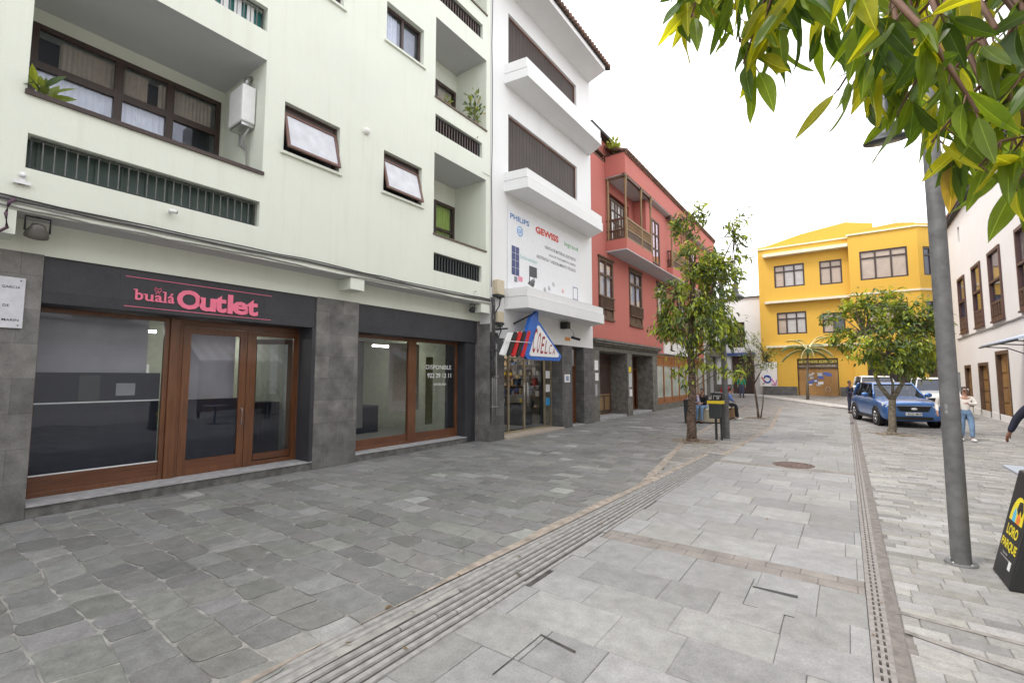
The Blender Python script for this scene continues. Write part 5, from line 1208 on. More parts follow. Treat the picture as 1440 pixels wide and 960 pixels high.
part('body', t, lambda m: m.fprism(Fr((-5.3, 19.9, 0), (1, 0, 0), (0, 0, 1), (0, 1, 0)), [(-.15, .04), (.15, .04), (.18, .92), (-.18, .92)], -.17, .17, M['metal_dark']), bevel=.02); part('lid', t, lambda m: m.box(-5.5, -5.1, 19.7, 20.1, .922, .98, M['black']), bevel=.02)
t = thing('bench_platform', 'large low wooden seating platform with cream top beside the trees', 'bench', (-4.9, 22.4, 0))
bx0, bx1, by0, by1 = -5.45, -4.25, 20.4, 24.0
part('side_planks', t, lambda m: ([m.box(bx0 + .03, bx1 - .03, by0 + .03, by1 - .03, .06 + .13 * i, .18 + .13 * i, M['wood_door'] if True else 0) for i in range(3)]))
part('front_panel', t, lambda m: m.box(bx0 + .01, bx1 - .04, by0, by0 + .03, .05, .5, plain('cream_concrete', (.5, .43, .32), .8)))
part('seat_top', t, lambda m: m.box(bx0, bx1, by0 - .02, by1, .5, .6, plain('cream_seat', (.6, .53, .4), .7)), bevel=.03); part('plinth', t, lambda m: m.box(bx0 + .08, bx1 - .08, by0 + .08, by1 - .08, 0, .06, M['black']))
# A-frame advertising board
t = thing('advertising_stand', 'black leaning advertising stand with yellow lettering at the right edge', 'advertising stand', (1.3, 6.35, 0))
ax = Vector((1.08, 6.06, 0)); lean = .245; fa = Fr((1.09, 6.64, 0), (0, -1, 0), (lean / math.hypot(lean, 1), 0, 1 / math.hypot(lean, 1)), (-1 / math.hypot(lean, 1), 0, lean / math.hypot(lean, 1)))
part('body', t, lambda m: m.mesh([(1.09, 6.64, 0), (1.09, 6.06, 0), (1.75, 6.06, 0), (1.75, 6.64, 0), (1.33, 6.64, 1.0), (1.33, 6.06, 1.0), (1.51, 6.06, 1.0), (1.51, 6.64, 1.0)], [(0, 3, 2, 1), (4, 5, 6, 7), (0, 1, 5, 4), (2, 3, 7, 6), (1, 2, 6, 5), (0, 4, 7, 3)], M['black']), bevel=.015)
yl_ = plain('bright_yellow_print', (.85, .7, .02), .5)
def lp(m):
    text(m, 'LORO', fa, .12, .42, .52, .004, yl_, width=.33, offset=.03); text(m, 'PARQUE', fa, .06, .28, .38, .004, yl_, width=.46, offset=.03)
    text(m, 'www.loroparque', fa, .12, .205, .225, .004, M['sign_white'], width=.3); text(m, 'Tenerife', fa, .16, .24, .258, .004, M['sign_white'], width=.16)
    m.fb(fa, .40, .47, .14, .22, .002, .004, M['sign_white'])
part('lettering', t, lp)
def emb(m):
    c = (.29, .6); n = 18; m.fprism(fa, [(c[0] + .19 * math.cos(PI * i / n), c[1] - .04 + .24 * math.sin(PI * i / n)) for i in range(n + 1)], .002, .005, yl_)
    m.fprism(fa, [(.19, .56), (.28, .56), (.27, .65), (.22, .69), (.19, .63)], .0055, .007, plain('print_sky_blue', (.1, .5, .75), .5)); m.fprism(fa, [(.31, .56), (.4, .56), (.41, .62), (.36, .66), (.32, .64)], .0055, .007, plain('print_orange', (.8, .2, .03), .5))
    m.fprism(fa, [(.27, .68), (.3, .76), (.38, .77), (.44, .70), (.42, .64), (.37, .7), (.33, .64)], .0075, .009, M['black'])
part('emblem', t, emb)
t = thing('cafe_table', 'pale grey square table top at the right edge above the advertising stand', 'table', (2.0, 8.6, 0))
part('top', t, lambda m: m.box(1.62, 2.35, 8.1, 8.83, .72, .75, plain('pale_grey_top', (.36, .39, .45), .4)), bevel=.005); part('pedestal', t, lambda m: m.lathe((2.0, 8.45, 0), [(.25, 0), (.25, .02), (.04, .04), (.035, .72)], M['metal_dark'], 16))
#@@VEHICLES
def car(name, label, loc, yaw, paint, L=4.6, W=1.88, H=1.66, hood=1.04, van=False, dark=None):
    t = thing(name, label, 'van' if van else 'car', loc, 'parked vehicles'); t.rotation_euler = (0, 0, yaw)
    ORG[t.name] = Vector((0, 0, 0))
    def loftmirror(m, st, mat):
        vs = []; n = None
        for ring, y in st:
            pts = ring + [(-x, z) for x, z in reversed(ring) if x > 1e-6]
            n = len(pts); vs += [(x, y, z) for x, z in pts]
        fs = []
        for i in range(len(st) - 1):
            for k in range(n - 1): fs.append((i * n + k, i * n + k + 1, (i + 1) * n + k + 1, (i + 1) * n + k))
            fs.append((i * n + n - 1, i * n, (i + 1) * n, (i + 1) * n + n - 1))
        fs += [tuple(range(n - 1, -1, -1)), tuple((len(st) - 1) * n + k for k in range(n))]
        m.mesh(vs, fs, mat, True)
    h = hood; hw = W / 2
    def ring(w_, zb, zs, zt): return [(0, zb), (w_ * .82, zb), (w_ * .97, zb + .1), (w_, zb + .3 if zb + .3 < zs else (zb + zs) / 2), (w_ * .985, zs - .08), (w_ * .93, zs), (w_ * .8, zt), (w_ * .4, zt + .03), (0, zt + .035)]
    st = [(ring(hw * .83, .31, h - .30, h - .20), L * .497), (ring(hw * .93, .25, h - .22, h - .13), L * .487), (ring(hw * .985, .22, h - .15, h - .07), L * .455), (ring(hw * .995, .22, h - .1, h - .01), L * .38), (ring(hw, .22, h - .06, h + .04), L * .28), (ring(hw, .22, h - .03, h + .08), L * .2), (ring(hw, .22, h, h + .09), 0), (ring(hw, .22, h + .02, h + .09), -L * .3), (ring(hw * .97, .26, h + .02, h + .09), -L * .43), (ring(hw * .9, .34, h - .02, h + .06), -L * .49), (ring(hw * .82, .42, h - .1, h), -L * .5)]
    m = MB(); loftmirror(m, st, paint); b = m.build('body', t); s_ = b.modifiers.new('s', 'SUBSURF'); s_.levels = 1; s_.render_levels = 2
    # greenhouse
    rw = hw * .70; bw = hw * .88; zb = h + .03; zt = H
    y = [L * .2, L * .06, -L * .16, -L * .36, -L * .475]
    side = [(bw, y[0], zb), (rw, y[1], zt - .06), (rw * 1.01, y[2], zt - .02), (rw * .97, y[3], zt - .06), (bw * .92, y[4], zb)]
    m = MB(); g = glass('car_glass', (.25, .27, .28), .12, (.62, .65, .75)) if 'car_glass' not in MATS else MATS['car_glass']
    P1 = [Vector(p) for p in side]; P2 = [Vector((-p[0], p[1], p[2])) for p in side]
    base = [Vector((bw, yy, zb)) for yy in y]; 
    m.poly([P1[0], P1[1], P2[1], P2[0]], g); m.poly([P1[4], P2[4], P2[3], P1[3]], g)
    for PP, sx in ((P1, 1), (P2, -1)): m.poly([PP[0], PP[1], PP[2], PP[3], PP[4]], g)
    m.build('windows', t)
    m = MB(); off = .012
    def roofring(pts, ex): return pts
    m.mesh([(sx * (rw + off), y[1] + .04, zt - .055) for sx in (-1, 1)] + [(sx * (rw * .9), y[1], zt - .01) for sx in (-1, 1)] + [(sx * (rw + off), y[2], zt - .01) for sx in (-1, 1)] + [(sx * rw * .85, y[2], zt + .045) for sx in (-1, 1)] + [(sx * (rw + off), y[3] - .12, zt - .05) for sx in (-1, 1)] + [(sx * rw * .85, y[3], zt + .0) for sx in (-1, 1)], [(0, 2, 3, 1), (2, 6, 7, 3), (0, 4, 6, 2), (1, 3, 7, 5), (4, 8, 10, 6), (5, 7, 11, 9), (6, 10, 11, 7), (8, 9, 11, 10)], paint, True)
    for sx in (-1, 1):
        m.tube([(sx * bw, y[0], zb), (sx * (rw + .005), y[1], zt - .05)], .035, paint, 6); m.tube([(sx * bw * .92, y[4], zb), (sx * rw, y[3], zt - .05)], .06, paint, 6)
        m.tube([(sx * rw, y[1], zt - .04), (sx * rw, y[2], zt - .01), (sx * rw, y[3], zt - .04)], .03, paint, 6)
        for yy in (-L * .03, -L * .25): m.tube([(sx * bw * 1.0, yy, zb - .02), (sx * (rw + .01), yy - .03, zt - .03)], .032, M['black'], 6)
    m.build('roof', t)
    fxr = L * .31; rxr = -L * .29; wr = .35
    for yy in (fxr, rxr):
        for sx in (-1, 1):
            m = MB(); m.lathe((sx * (hw - .1), yy, wr), [(.2, -.11), (wr - .03, -.11), (wr, -.07), (wr, .08), (wr - .03, .12), (.24, .125), (.235, .09)], M['rubber'], 28, 'x') if sx > 0 else m.lathe((sx * (hw - .1), yy, wr), [(.2, .11), (wr - .03, .11), (wr, .07), (wr, -.08), (wr - .03, -.12), (.24, -.125), (.235, -.09)], M['rubber'], 28, 'x'); wv = m.build('wheel', t)
            if sx < 0:
                pass
            part('rim', wv, lambda q: (q.lathe((sx * (hw - .1), yy, wr), [(.001, .112 * sx), (.24, .108 * sx)], M['black'], 20, 'x'), q.lathe((sx * (hw - .1), yy, wr), [(.205, .11 * sx), (.215, .13 * sx), (.235, .126 * sx)], M['steel'], 24, 'x'), [q.tube([(sx * (hw + .02), yy, wr), (sx * (hw + .024), yy + .21 * math.cos(1.2566 * k + .3), wr + .21 * math.sin(1.2566 * k + .3))], .026, M['steel'], 6) for k in range(5)]))
            part('wheel_arch', t, lambda q: q.lathe((sx * (hw - .1), yy, wr + .015), [(.001, .098 * sx), (wr + .045, .1 * sx), (wr + .05, .115 * sx), (wr + .075, .115 * sx), (wr + .085, .08 * sx)], M['black'], 28, 'x'))
    fy = L * .497
    def bulge(x): return fy + .006 - .11 * (x / .8) ** 4
    def strip_(q, xs, z0, z1, mat, o=0., dep=.12, k0=1., k1=1.):
        vs = [(x * k, bulge(x) + o, z) for x in xs for z, k in ((z0, k0), (z1, k1))] + [(x * k, bulge(x) - dep, z) for x in xs for z, k in ((z0, k0), (z1, k1))]
        n = len(xs) * 2; fs = [(2 * i, 2 * i + 1, 2 * i + 3, 2 * i + 2) for i in range(len(xs) - 1)] + [(2 * i, 2 * i + 2, n + 2 * i + 2, n + 2 * i) for i in range(len(xs) - 1)] + [(2 * i + 1, n + 2 * i + 1, n + 2 * i + 3, 2 * i + 3) for i in range(len(xs) - 1)] + [(0, n, n + 1, 1), (n - 2, n - 1, 2 * n - 1, 2 * n - 2)]
        q.mesh(vs, fs, mat)
    XS = [-.6 + .1 * i for i in range(13)]
    def grl(q):
        strip_(q, XS, h - .43, h - .23, M['black'], .004, .12, .86, 1.)
        for i in range(4): strip_(q, XS, h - .41 + .045 * i, h - .4 + .045 * i, M['metal_dark'], .016, .02, .88, .88)
        strip_(q, XS, h - .225, h - .21, M['steel'], .012, .05)
    part('grille', t, grl)
    part('lower_intake', t, lambda q: (strip_(q, XS, .30, .42, M['black'], .01, .1, .95, 1.), strip_(q, [-.8, -.74, -.68], .42, .56, M['black'], .02, .1), strip_(q, [.68, .74, .8], .42, .56, M['black'], .02, .1)))
    part('emblem', t, lambda q: q.ell((0, fy + .02, h - .33), (.1, .015, .042), M['sign_white']))
    def plt(q):
        q.box(-.26, .26, fy - .02, fy + .03, h - .57, h - .46, M['sign_white']); q.box(-.262, -.225, fy, fy + .032, h - .57, h - .46, M['blue'])
        text(q, '8105 MHP', Fr((0, fy + .031, 0), (-1, 0, 0), (0, 0, 1), (0, 1, 0)), -.2, h - .555, h - .475, .002, M['black'], width=.42, offset=.01)
    if not van: part('number_plate', t, plt)
    lm = plain('headlight_glass', (.75, .8, .85), .1, coat=1)
    for sx in (-1, 1):
        part('headlight', t, lambda q: (q.mesh([(sx * .56, fy - .01, h - .215), (sx * .74, fy - .05, h - .16), (sx * .85, fy - .16, h - .125), (sx * .885, fy - .36, h - .11), (sx * .905, fy - .24, h - .22), (sx * .84, fy - .06, h - .27), (sx * .6, fy + .0, h - .29), (sx * .5, fy - .4, h - .25)], [(0, 1, 5, 6), (1, 2, 4, 5), (2, 3, 4), (0, 6, 7), (0, 7, 3, 2, 1), (3, 7, 6, 5, 4)], lm)))
        part('wing_mirror', t, lambda q: (q.ell((sx * (hw + .1), L * .13, h + .14), (.13, .07, .09), paint if dark is None else dark), q.tube([(sx * bw, L * .15, h + .05), (sx * (hw + .05), L * .14, h + .1)], .025, M['black'], 6)))
        part('door_handle', t, lambda q: [q.tube([(sx * (hw + .01), yy, h - .1), (sx * (hw + .01), yy - .18, h - .1)], .015, paint, 6) for yy in (-.1, -1.05)])
        part('skirt_trim', t, lambda q: q.box(min(sx * (hw - .03), sx * (hw + .012)), max(sx * (hw - .03), sx * (hw + .012)), rxr + .5, fxr - .5, .24, .34, M['black']))
    part('dashboard', t, lambda q: (q.box(-bw * .85, bw * .85, -L * .4, L * .14, h - .2, zb + .03, M['room_dark']), [q.box(sx * .4 - .22, sx * .4 + .22, -.15, .0, h, H - .3, M['metal_dark']) for sx in (-1, 1)]))
    return t
m, nt2, o2 = _new('blue_car_paint'); pp = princ(nt2, o2, (.035, .14, .40), .28, .35, None, .6, 1.0); blue_paint = m
m, nt2, o2 = _new('white_car_paint'); pp = princ(nt2, o2, (.7, .71, .72), .3, 0, None, .5, 1.0); white_paint = m
fdir = Vector((.23, -.973)); yawc = math.atan2(fdir.y, fdir.x) - PI / 2
fa_c = Vector((1.70, 23.7)); ctr = fa_c - fdir * (4.6 * .31) + Vector((.1, 0))
car('parked_car', 'blue family car parked facing the viewer behind the forked tree', (ctr.x, ctr.y, 0), yawc, blue_paint)
car('parked_car', 'white car parked partly behind the blue car on its right', (3.55, 31.2, 0), PI + .0, white_paint, 4.7, 1.85, 1.85, 1.15)
car('parked_van', 'white van parked behind the left side of the blue car', (1.35, 33.8, .0), PI + .12, white_paint, 4.6, 1.9, 1.95, 1.2, van=True)
#@@PEOPLE
def skinmesh(name, pts, edges, rad, mat, parent, root=0, sub=2):
    me = bpy.data.meshes.new(name); me.from_pydata([tuple(p) for p in pts], edges, []); o = bpy.data.objects.new(name, me); COL.objects.link(o)
    md = o.modifiers.new('skin', 'SKIN'); md.use_smooth_shade = True; md.branch_smoothing = .6
    if not me.skin_vertices: me.attributes.new('x', 'FLOAT', 'POINT')
    for i, sv in enumerate(me.skin_vertices[0].data):
        r_ = rad[i]; sv.radius = r_ if isinstance(r_, tuple) else (r_, r_); sv.use_root = (i == root)
    s_ = o.modifiers.new('sub', 'SUBSURF'); s_.levels = sub; s_.render_levels = sub
    bpy.context.view_layer.update(); dg = bpy.context.evaluated_depsgraph_get(); nm = bpy.data.meshes.new_from_object(o.evaluated_get(dg)); nm.name = name
    bpy.data.objects.remove(o); bpy.data.meshes.remove(me)
    nm.materials.clear(); nm.materials.append(mat)
    for p in nm.polygons: p.use_smooth = True
    ob = bpy.data.objects.new(name, nm); COL.objects.link(ob)
    if parent: ob.parent = parent
    return ob
def person(label, loc, yaw, pose, top, legs, hairlen=0, H=1.7, skin=None, hairm=None, shoe=None, build=1., extra=None):
    """pose: joints in local metres for a 1.7 m body, +y = facing"""
    skin = skin or M['skin']; hairm = hairm or M['hair']; shoe = shoe or M['black']; k = H / 1.7
    t = thing('person', label, 'person', loc, 'people in the street'); t.rotation_euler = (0, 0, yaw); ORG[t.name] = Vector((0, 0, 0))
    J = {a: Vector(b) * k for a, b in pose.items()}
    J['mid'] = J['pelvis'].lerp(J['chest'], .5)
    hd = J['head']; nk = J['neck']; up = (hd - nk).normalized()
    names = ['pelvis', 'mid', 'chest', 'neck']; P = [J[n] for n in names]; E = [(0, 1), (1, 2), (2, 3)]; Rr = [(.125 * build, .095), (.115 * build, .085), (.13 * build, .095), .052]
    def add(p, r_, j): P.append(p); Rr.append(r_); E.append((j, len(P) - 1)); return len(P) - 1
    h1 = add(nk.lerp(hd, .62), (.062, .068), 3); h2 = add(hd, (.073, .088), h1); h3 = add(hd + up * .075 * k, (.055, .065), h2)
    def limbs(Rr_scale, seg):
        pass
    for s in ('l', 'r'):
        sh = add(J['sh' + s], .055, 2); el = add(J['el' + s], .038, sh); wr = add(J['wr' + s], .027, el)
        hn = J['wr' + s] + (J['wr' + s] - J['el' + s]).normalized() * .08 * k; add(hn, (.035, .018), wr)
        hp = add(J['hip' + s], .088, 0); kn = add(J['kn' + s], .058, hp); an = add(J['an' + s], .038, kn); add(J['toe' + s], .03, an)
    Rr = [tuple(x * k for x in (r_ if isinstance(r_, tuple) else (r_, r_))) for r_ in Rr]
    body = skinmesh('body', P, E, Rr, skin, t)
    # hands: five separate fingers inside the body's own hand end
    m = MB()
    for s in ('l', 'r'):
        w_ = J['wr' + s]; d = (w_ - J['el' + s]).normalized(); a = d.cross(Vector((0, 0, 1)) if abs(d.z) < .9 else Vector((0, 1, 0))).normalized(); b = d.cross(a)
        for i in range(4):
            o_ = a * (.021 - .014 * i) * k; ln = (.075, .085, .08, .062)[i] * k
            m.tube([w_ + d * .07 * k + o_, w_ + d * (.07 * k + ln * .5) + o_ + b * .006, w_ + d * (.07 * k + ln * .9) + o_ + b * .028], [.0085 * k, .0078 * k, .006 * k], skin, 6)
        m.tube([w_ + d * .025 * k + a * .02, w_ + d * .055 * k + a * .045 * k, w_ + d * .085 * k + a * .05 * k + b * .01], [.011 * k, .0095 * k, .007 * k], skin, 6)
    m.build('fingers', body)
    # clothes: slightly larger skins over the same joints
    P2 = [J['pelvis'] + (J['pelvis'] - J['mid']).normalized() * .07, J['mid'], J['chest'], nk.lerp(J['chest'], .12)]; E2 = [(0, 1), (1, 2), (2, 3)]; R2 = [(.15 * build, .122), (.138 * build, .112), (.152 * build, .118), (.068, .064)]
    for s in ('l', 'r'):
        i = len(P2); P2 += [J['sh' + s], J['el' + s], J['wr' + s].lerp(J['el' + s], .08)]; R2 += [.075 * build ** .5, .056, .042]; E2 += [(2, i), (i, i + 1), (i + 1, i + 2)]
    skinmesh('jacket', P2, E2, [tuple(x * k for x in (r_ if isinstance(r_, tuple) else (r_, r_))) for r_ in R2], top, t)
    P3 = [J['pelvis'] + Vector((0, 0, .0)), J['pelvis'].lerp(J['mid'], .75)]; R3 = [(.14 * build, .112), (.128 * build, .1)]; E3 = [(0, 1)]
    for s in ('l', 'r'):
        i = len(P3); P3 += [J['hip' + s], J['kn' + s], J['an' + s] + (J['kn' + s] - J['an' + s]).normalized() * .03]; R3 += [.105 * build, .075, .058]; E3 += [(0, i), (i, i + 1), (i + 1, i + 2)]
    skinmesh('trousers', P3, E3, [tuple(x * k for x in (r_ if isinstance(r_, tuple) else (r_, r_))) for r_ in R3], legs, t)
    m = MB()
    for s in ('l', 'r'):
        a, b = J['an' + s], J['toe' + s]; d = (b - a); d.z = 0; d.normalize(); rot = Matrix.Rotation(math.atan2(d.y, d.x) - PI / 2, 3, 'Z')
        m.ell((a.x + d.x * .055, a.y + d.y * .055, max(.045, min(a.z, b.z) - .005)), (.048 * k, .14 * k, .05 * k), shoe, 12, 8, rot)
    m.build('shoes', t)
    m = MB(); fwd = pose.get('_look', None); fw = Vector((0, 1, 0)) if 'look' not in pose else Vector(pose['look']).normalized()
    m.ell(hd + up * .03 * k - fw * .034 * k, (.084 * k, .084 * k, .092 * k), hairm, 14, 10)
    if hairlen: m.ell(hd - fw * .07 * k - Vector((0, 0, .06 * k)), (.07 * k, .05 * k, (.08 + hairlen) * k), hairm, 12, 9)
    m.build('hair', t)
    m = MB(); sd = fw.cross(Vector((0, 0, 1))).normalized()
    fc = hd - up * .02 * k + fw * .083 * k
    m.tube([fc + up * .03 * k, fc + fw * .022 * k - up * .008 * k, fc - up * .014 * k], [.006, .011, .006], skin, 6)
    for q in (-1, 1): m.ell(fc + sd * .032 * k * q + up * .022 * k - fw * .006, (.012, .008, .008), M['black'], 8, 6); m.ell(hd + sd * .083 * k * q, (.012, .02, .03), skin, 8, 6)
    m.ell(fc - up * .042 * k - fw * .006, (.024, .008, .007), plain('lips', (.3, .09, .07), .5), 8, 6)
    m.build('face', t)
    if extra: extra(t, J, k)
    return t
def stand(arm=.0, stride=0.0, el=.0, look=None):
    p = dict(pelvis=(0, 0, .93), chest=(0, .0, 1.28), neck=(0, .0, 1.45), head=(0, .02, 1.6), shl=(-.17, 0, 1.38), shr=(.17, 0, 1.38), ell=(-.24, -.03 + arm, 1.1), elr=(.24, -.03 - arm, 1.1), wrl=(-.24, .1 + arm * 1.6, .87), wrr=(.24, .1 - arm * 1.2, .87),
             hipl=(-.09, 0, .88), hipr=(.09, 0, .88), knl=(-.1, .03 + stride, .48), knr=(.1, .03 - stride * .4, .48), anl=(-.1, stride * 1.2, .08), anr=(.1, -stride * 1.4, .08 + abs(stride) * .15), toel=(-.12, stride * 1.2 + .13, .035), toer=(.12, -stride * 1.4 + .13, .035))
    return p
def sit(lean=.0, kneex=.1, arms='lap'):
    p = dict(pelvis=(0, 0, .12), chest=(0, .06 + lean, .46), neck=(0, .1 + lean, .62), head=(0, .14 + lean * 1.2, .76), shl=(-.17, .06 + lean, .56), shr=(.17, .06 + lean, .56), ell=(-.23, .16 + lean, .3), elr=(.23, .16 + lean, .3), wrl=(-.08, .36, .26), wrr=(.08, .36, .26),
             hipl=(-.09, .05, .09), hipr=(.09, .05, .09), knl=(-kneex, .44, .1), knr=(kneex, .44, .1), anl=(-kneex, .46, -.33), anr=(kneex, .5, -.33), toel=(-kneex, .58, -.4), toer=(kneex, .62, -.4))
    return p
denim = plain('blue_denim', (.17, .27, .42), .85, var=.15); denim_d = plain('dark_denim', (.06, .08, .14), .85, var=.15)
c_black = plain('black_cloth', (.02, .02, .024), .9); c_white = plain('white_knit', (.72, .68, .64), .9); c_navy = plain('navy_cloth', (.025, .027, .05), .85); c_green = plain('green_cloth', (.02, .26, .13), .85); c_red = plain('red_cloth', (.55, .03, .03), .85); c_blue = plain('blue_cloth', (.1, .17, .42), .85); c_lil = plain('lilac_cloth', (.45, .4, .52), .85)
whs = plain('white_shoes', (.65, .65, .65), .6)
# shoe ellipsoids are only right for standing figures; for seated ones the thing is raised by its feet
def seatperson(label, x, y, zseat, yaw, top, legs, lean=0, hl=0, shoe=None):
    p = sit(lean); off = .42   # seat joint height above the feet
    q = {}
    for a, b in p.items(): q[a] = (b[0], b[1], b[2] + .41 + (zseat - .45) * (1 if a[:2] not in ('an', 'to') else 0))
    # feet on the ground
    for a in ('anl', 'anr'): q[a] = (q[a][0], q[a][1], .08)
    for a in ('toel', 'toer'): q[a] = (q[a][0], q[a][1], .035)
    return person(label, (x, y, 0), yaw, q, top, legs, hl, 1.7, shoe=shoe)
seatperson('person in black top and jeans sitting on the platform with hands in lap', -4.88, 20.62, .6, PI - .25, c_black, denim, .05, .0)
seatperson('person in pale lilac clothes sitting half hidden behind the tree trunk', -5.25, 20.75, .6, PI - .1, c_lil, plain('pale_trousers', (.45, .45, .5), .8), .22, .0)
seatperson('person in blue hooded jacket and black trousers leaning forward on the bench', -4.5, 22.7, .6, -PI / 2 + .25, c_blue, c_black, .12, 0, whs)
person('person in red top standing behind the lamp post', (-5.4, 27.5, 0), PI, stand(), c_red, c_black, H=1.65)
person('person in green jacket and jeans standing under the small far tree', (-6.35, 38.0, .38), PI + .2, stand(.04, .04), c_green, denim_d, H=1.72)
def pack(t, J, k):
    m = MB(); m.ell(J['chest'] + Vector((0, -.17, -.08)), (.14, .09, .2), M['black']); m.build('backpack', t)
p_ = stand(.0, .02); p_['wrr'] = (.16, .26, 1.08); p_['elr'] = (.25, .03, 1.08); p_['look'] = (0, 1, 0)
person('person in dark navy clothes standing beside the parked cars', (.12, 30.4, 0), -PI / 2 - .6, p_, c_navy, c_navy, H=1.7, skin=M['skin_dark'])
def shades(t, J, k):
    m = MB()
    for q in (-1, 1): m.ell(J['head'] + Vector((.034 * q, .1, .0)), (.03, .014, .02), M['black'])
    m.tube([J['head'] + Vector((-.08, .03, 0)), J['head'] + Vector((-.05, .1, 0)), J['head'] + Vector((.05, .1, 0)), J['head'] + Vector((.08, .03, 0))], .006, M['black'], 5); m.build('sunglasses', t)
p_ = stand(.03, .07); p_['wrr'] = (-.05, .3, 1.22); p_['elr'] = (.26, .12, 1.12); p_['wrl'] = (-.1, .28, 1.16); p_['ell'] = (-.25, .08, 1.1)
p_.update(elr=(.27, .12, 1.2), wrr=(.3, .3, 1.3), ell=(-.25, .04, 1.16), wrl=(.02, .26, 1.2))
person('person in white sweater, sunglasses and light jeans walking beside the near post', (2.84, 19.2, 0), PI + .15, p_, c_white, denim, .06, 1.6, shoe=whs, extra=shades)
def bag(t, J, k):
    m = MB(); m.box(-.34, -.12, .1, .2, .62, .98, M['black']); m.build('bag', t, .03)
p_ = stand(.03, -.05)
person('person with dark hair and black bag walking mostly hidden behind the near post', (2.46, 19.35, 0), PI, p_, c_white, denim_d, .05, 1.62, extra=bag)
p_ = stand(0, .12)
p_.update(ell=(-.38, -.12, 1.14), wrl=(-.5, .06, .93))
person('person in navy jacket walking past at the right edge, one arm in view', (2.43, 10.75, 0), PI * 1.5 + .35, {**p_, 'ell': (-.36, -.06, 1.16), 'wrl': (-.47, -.1, .92), 'elr': (.24, -.05, 1.1)}, c_navy, c_black, 0, 1.78, skin=M['skin_dark'])
#@@VEGETATION
def nleaf(m, p, d, nrm, L, W, mat, col, rr, curl=.1, fold=.3, seg=9):
    d = d.normalized(); s = d.cross(nrm)
    if s.length < 1e-4: s = d.cross(Vector((1, .2, .1)))
    s.normalize(); n = s.cross(d).normalized(); vs = []; wa = rr.uniform(0, 6); wb = rr.uniform(.0, .09); bend = rr.uniform(-.12, .12)
    rib = tuple(min(1, x * 1.7 + .03) for x in col)
    for i in range(seg + 1):
        t = i / seg; w_ = W * .5 * ((math.sin(PI * min(1, t ** .85)) ** .85) * (1 - .25 * t) + (.0 if t else .04)) if t < 1 else W * .004
        c = p + d * L * t - n * curl * L * t * t + s * bend * L * t * t
        wv = n * math.sin(t * 9 + wa) * wb * W; wv2 = n * math.sin(t * 9 + wa + 2) * wb * W; q = min(w_ * .5, W * .018)
        vs += [c + s * w_ + n * w_ * fold + wv, c + s * w_ * .55 + n * w_ * fold * .65, c + s * q, c - s * q, c - s * w_ * .55 + n * w_ * fold * .65, c - s * w_ + n * w_ * fold + wv2]
    for k in range(5):
        m.mesh(vs, [(6 * i + k, 6 * i + k + 1, 6 * i + k + 7, 6 * i + k + 6) for i in range(seg)], mat, True, rib if k == 2 else col)
def leafcol(rr, young=.15):
    x = rr.random()
    if x < young: c = (.36, .42, .05)
    elif x < young + .04: c = (.3, .24, .08)
    elif x < .5: c = (.06, .105, .035)
    else: c = (.17, .22, .05)
    v = rr.uniform(.75, 1.3); return (c[0] * v, c[1] * v, c[2] * v)
def leaf(m, p, d, nrm, L, W, mat, col, seg=3, curl=.15, fold=.3):
    d = d.normalized(); s = d.cross(nrm)
    if s.length < 1e-4: s = d.cross(Vector((1, .2, .1)))
    s.normalize(); n = s.cross(d).normalized(); vs = []; fs = []
    for i in range(seg + 1):
        t = i / seg; w_ = W * .5 * (math.sin(PI * min(1, t ** .8 * .97 + .02)) ** .75 if 0 < t < 1 else .02)
        c = p + d * L * t - n * curl * L * t * t
        vs += [c + s * w_ + n * w_ * fold, c, c - s * w_ + n * w_ * fold]
    for i in range(seg): a = 3 * i; fs += [(a, a + 1, a + 4, a + 3), (a + 1, a + 2, a + 5, a + 4)]
    m.mesh(vs, fs, mat, seg > 4, col)
def rv(rr, s=1): return Vector((rr.gauss(0, s), rr.gauss(0, s), rr.gauss(0, s)))
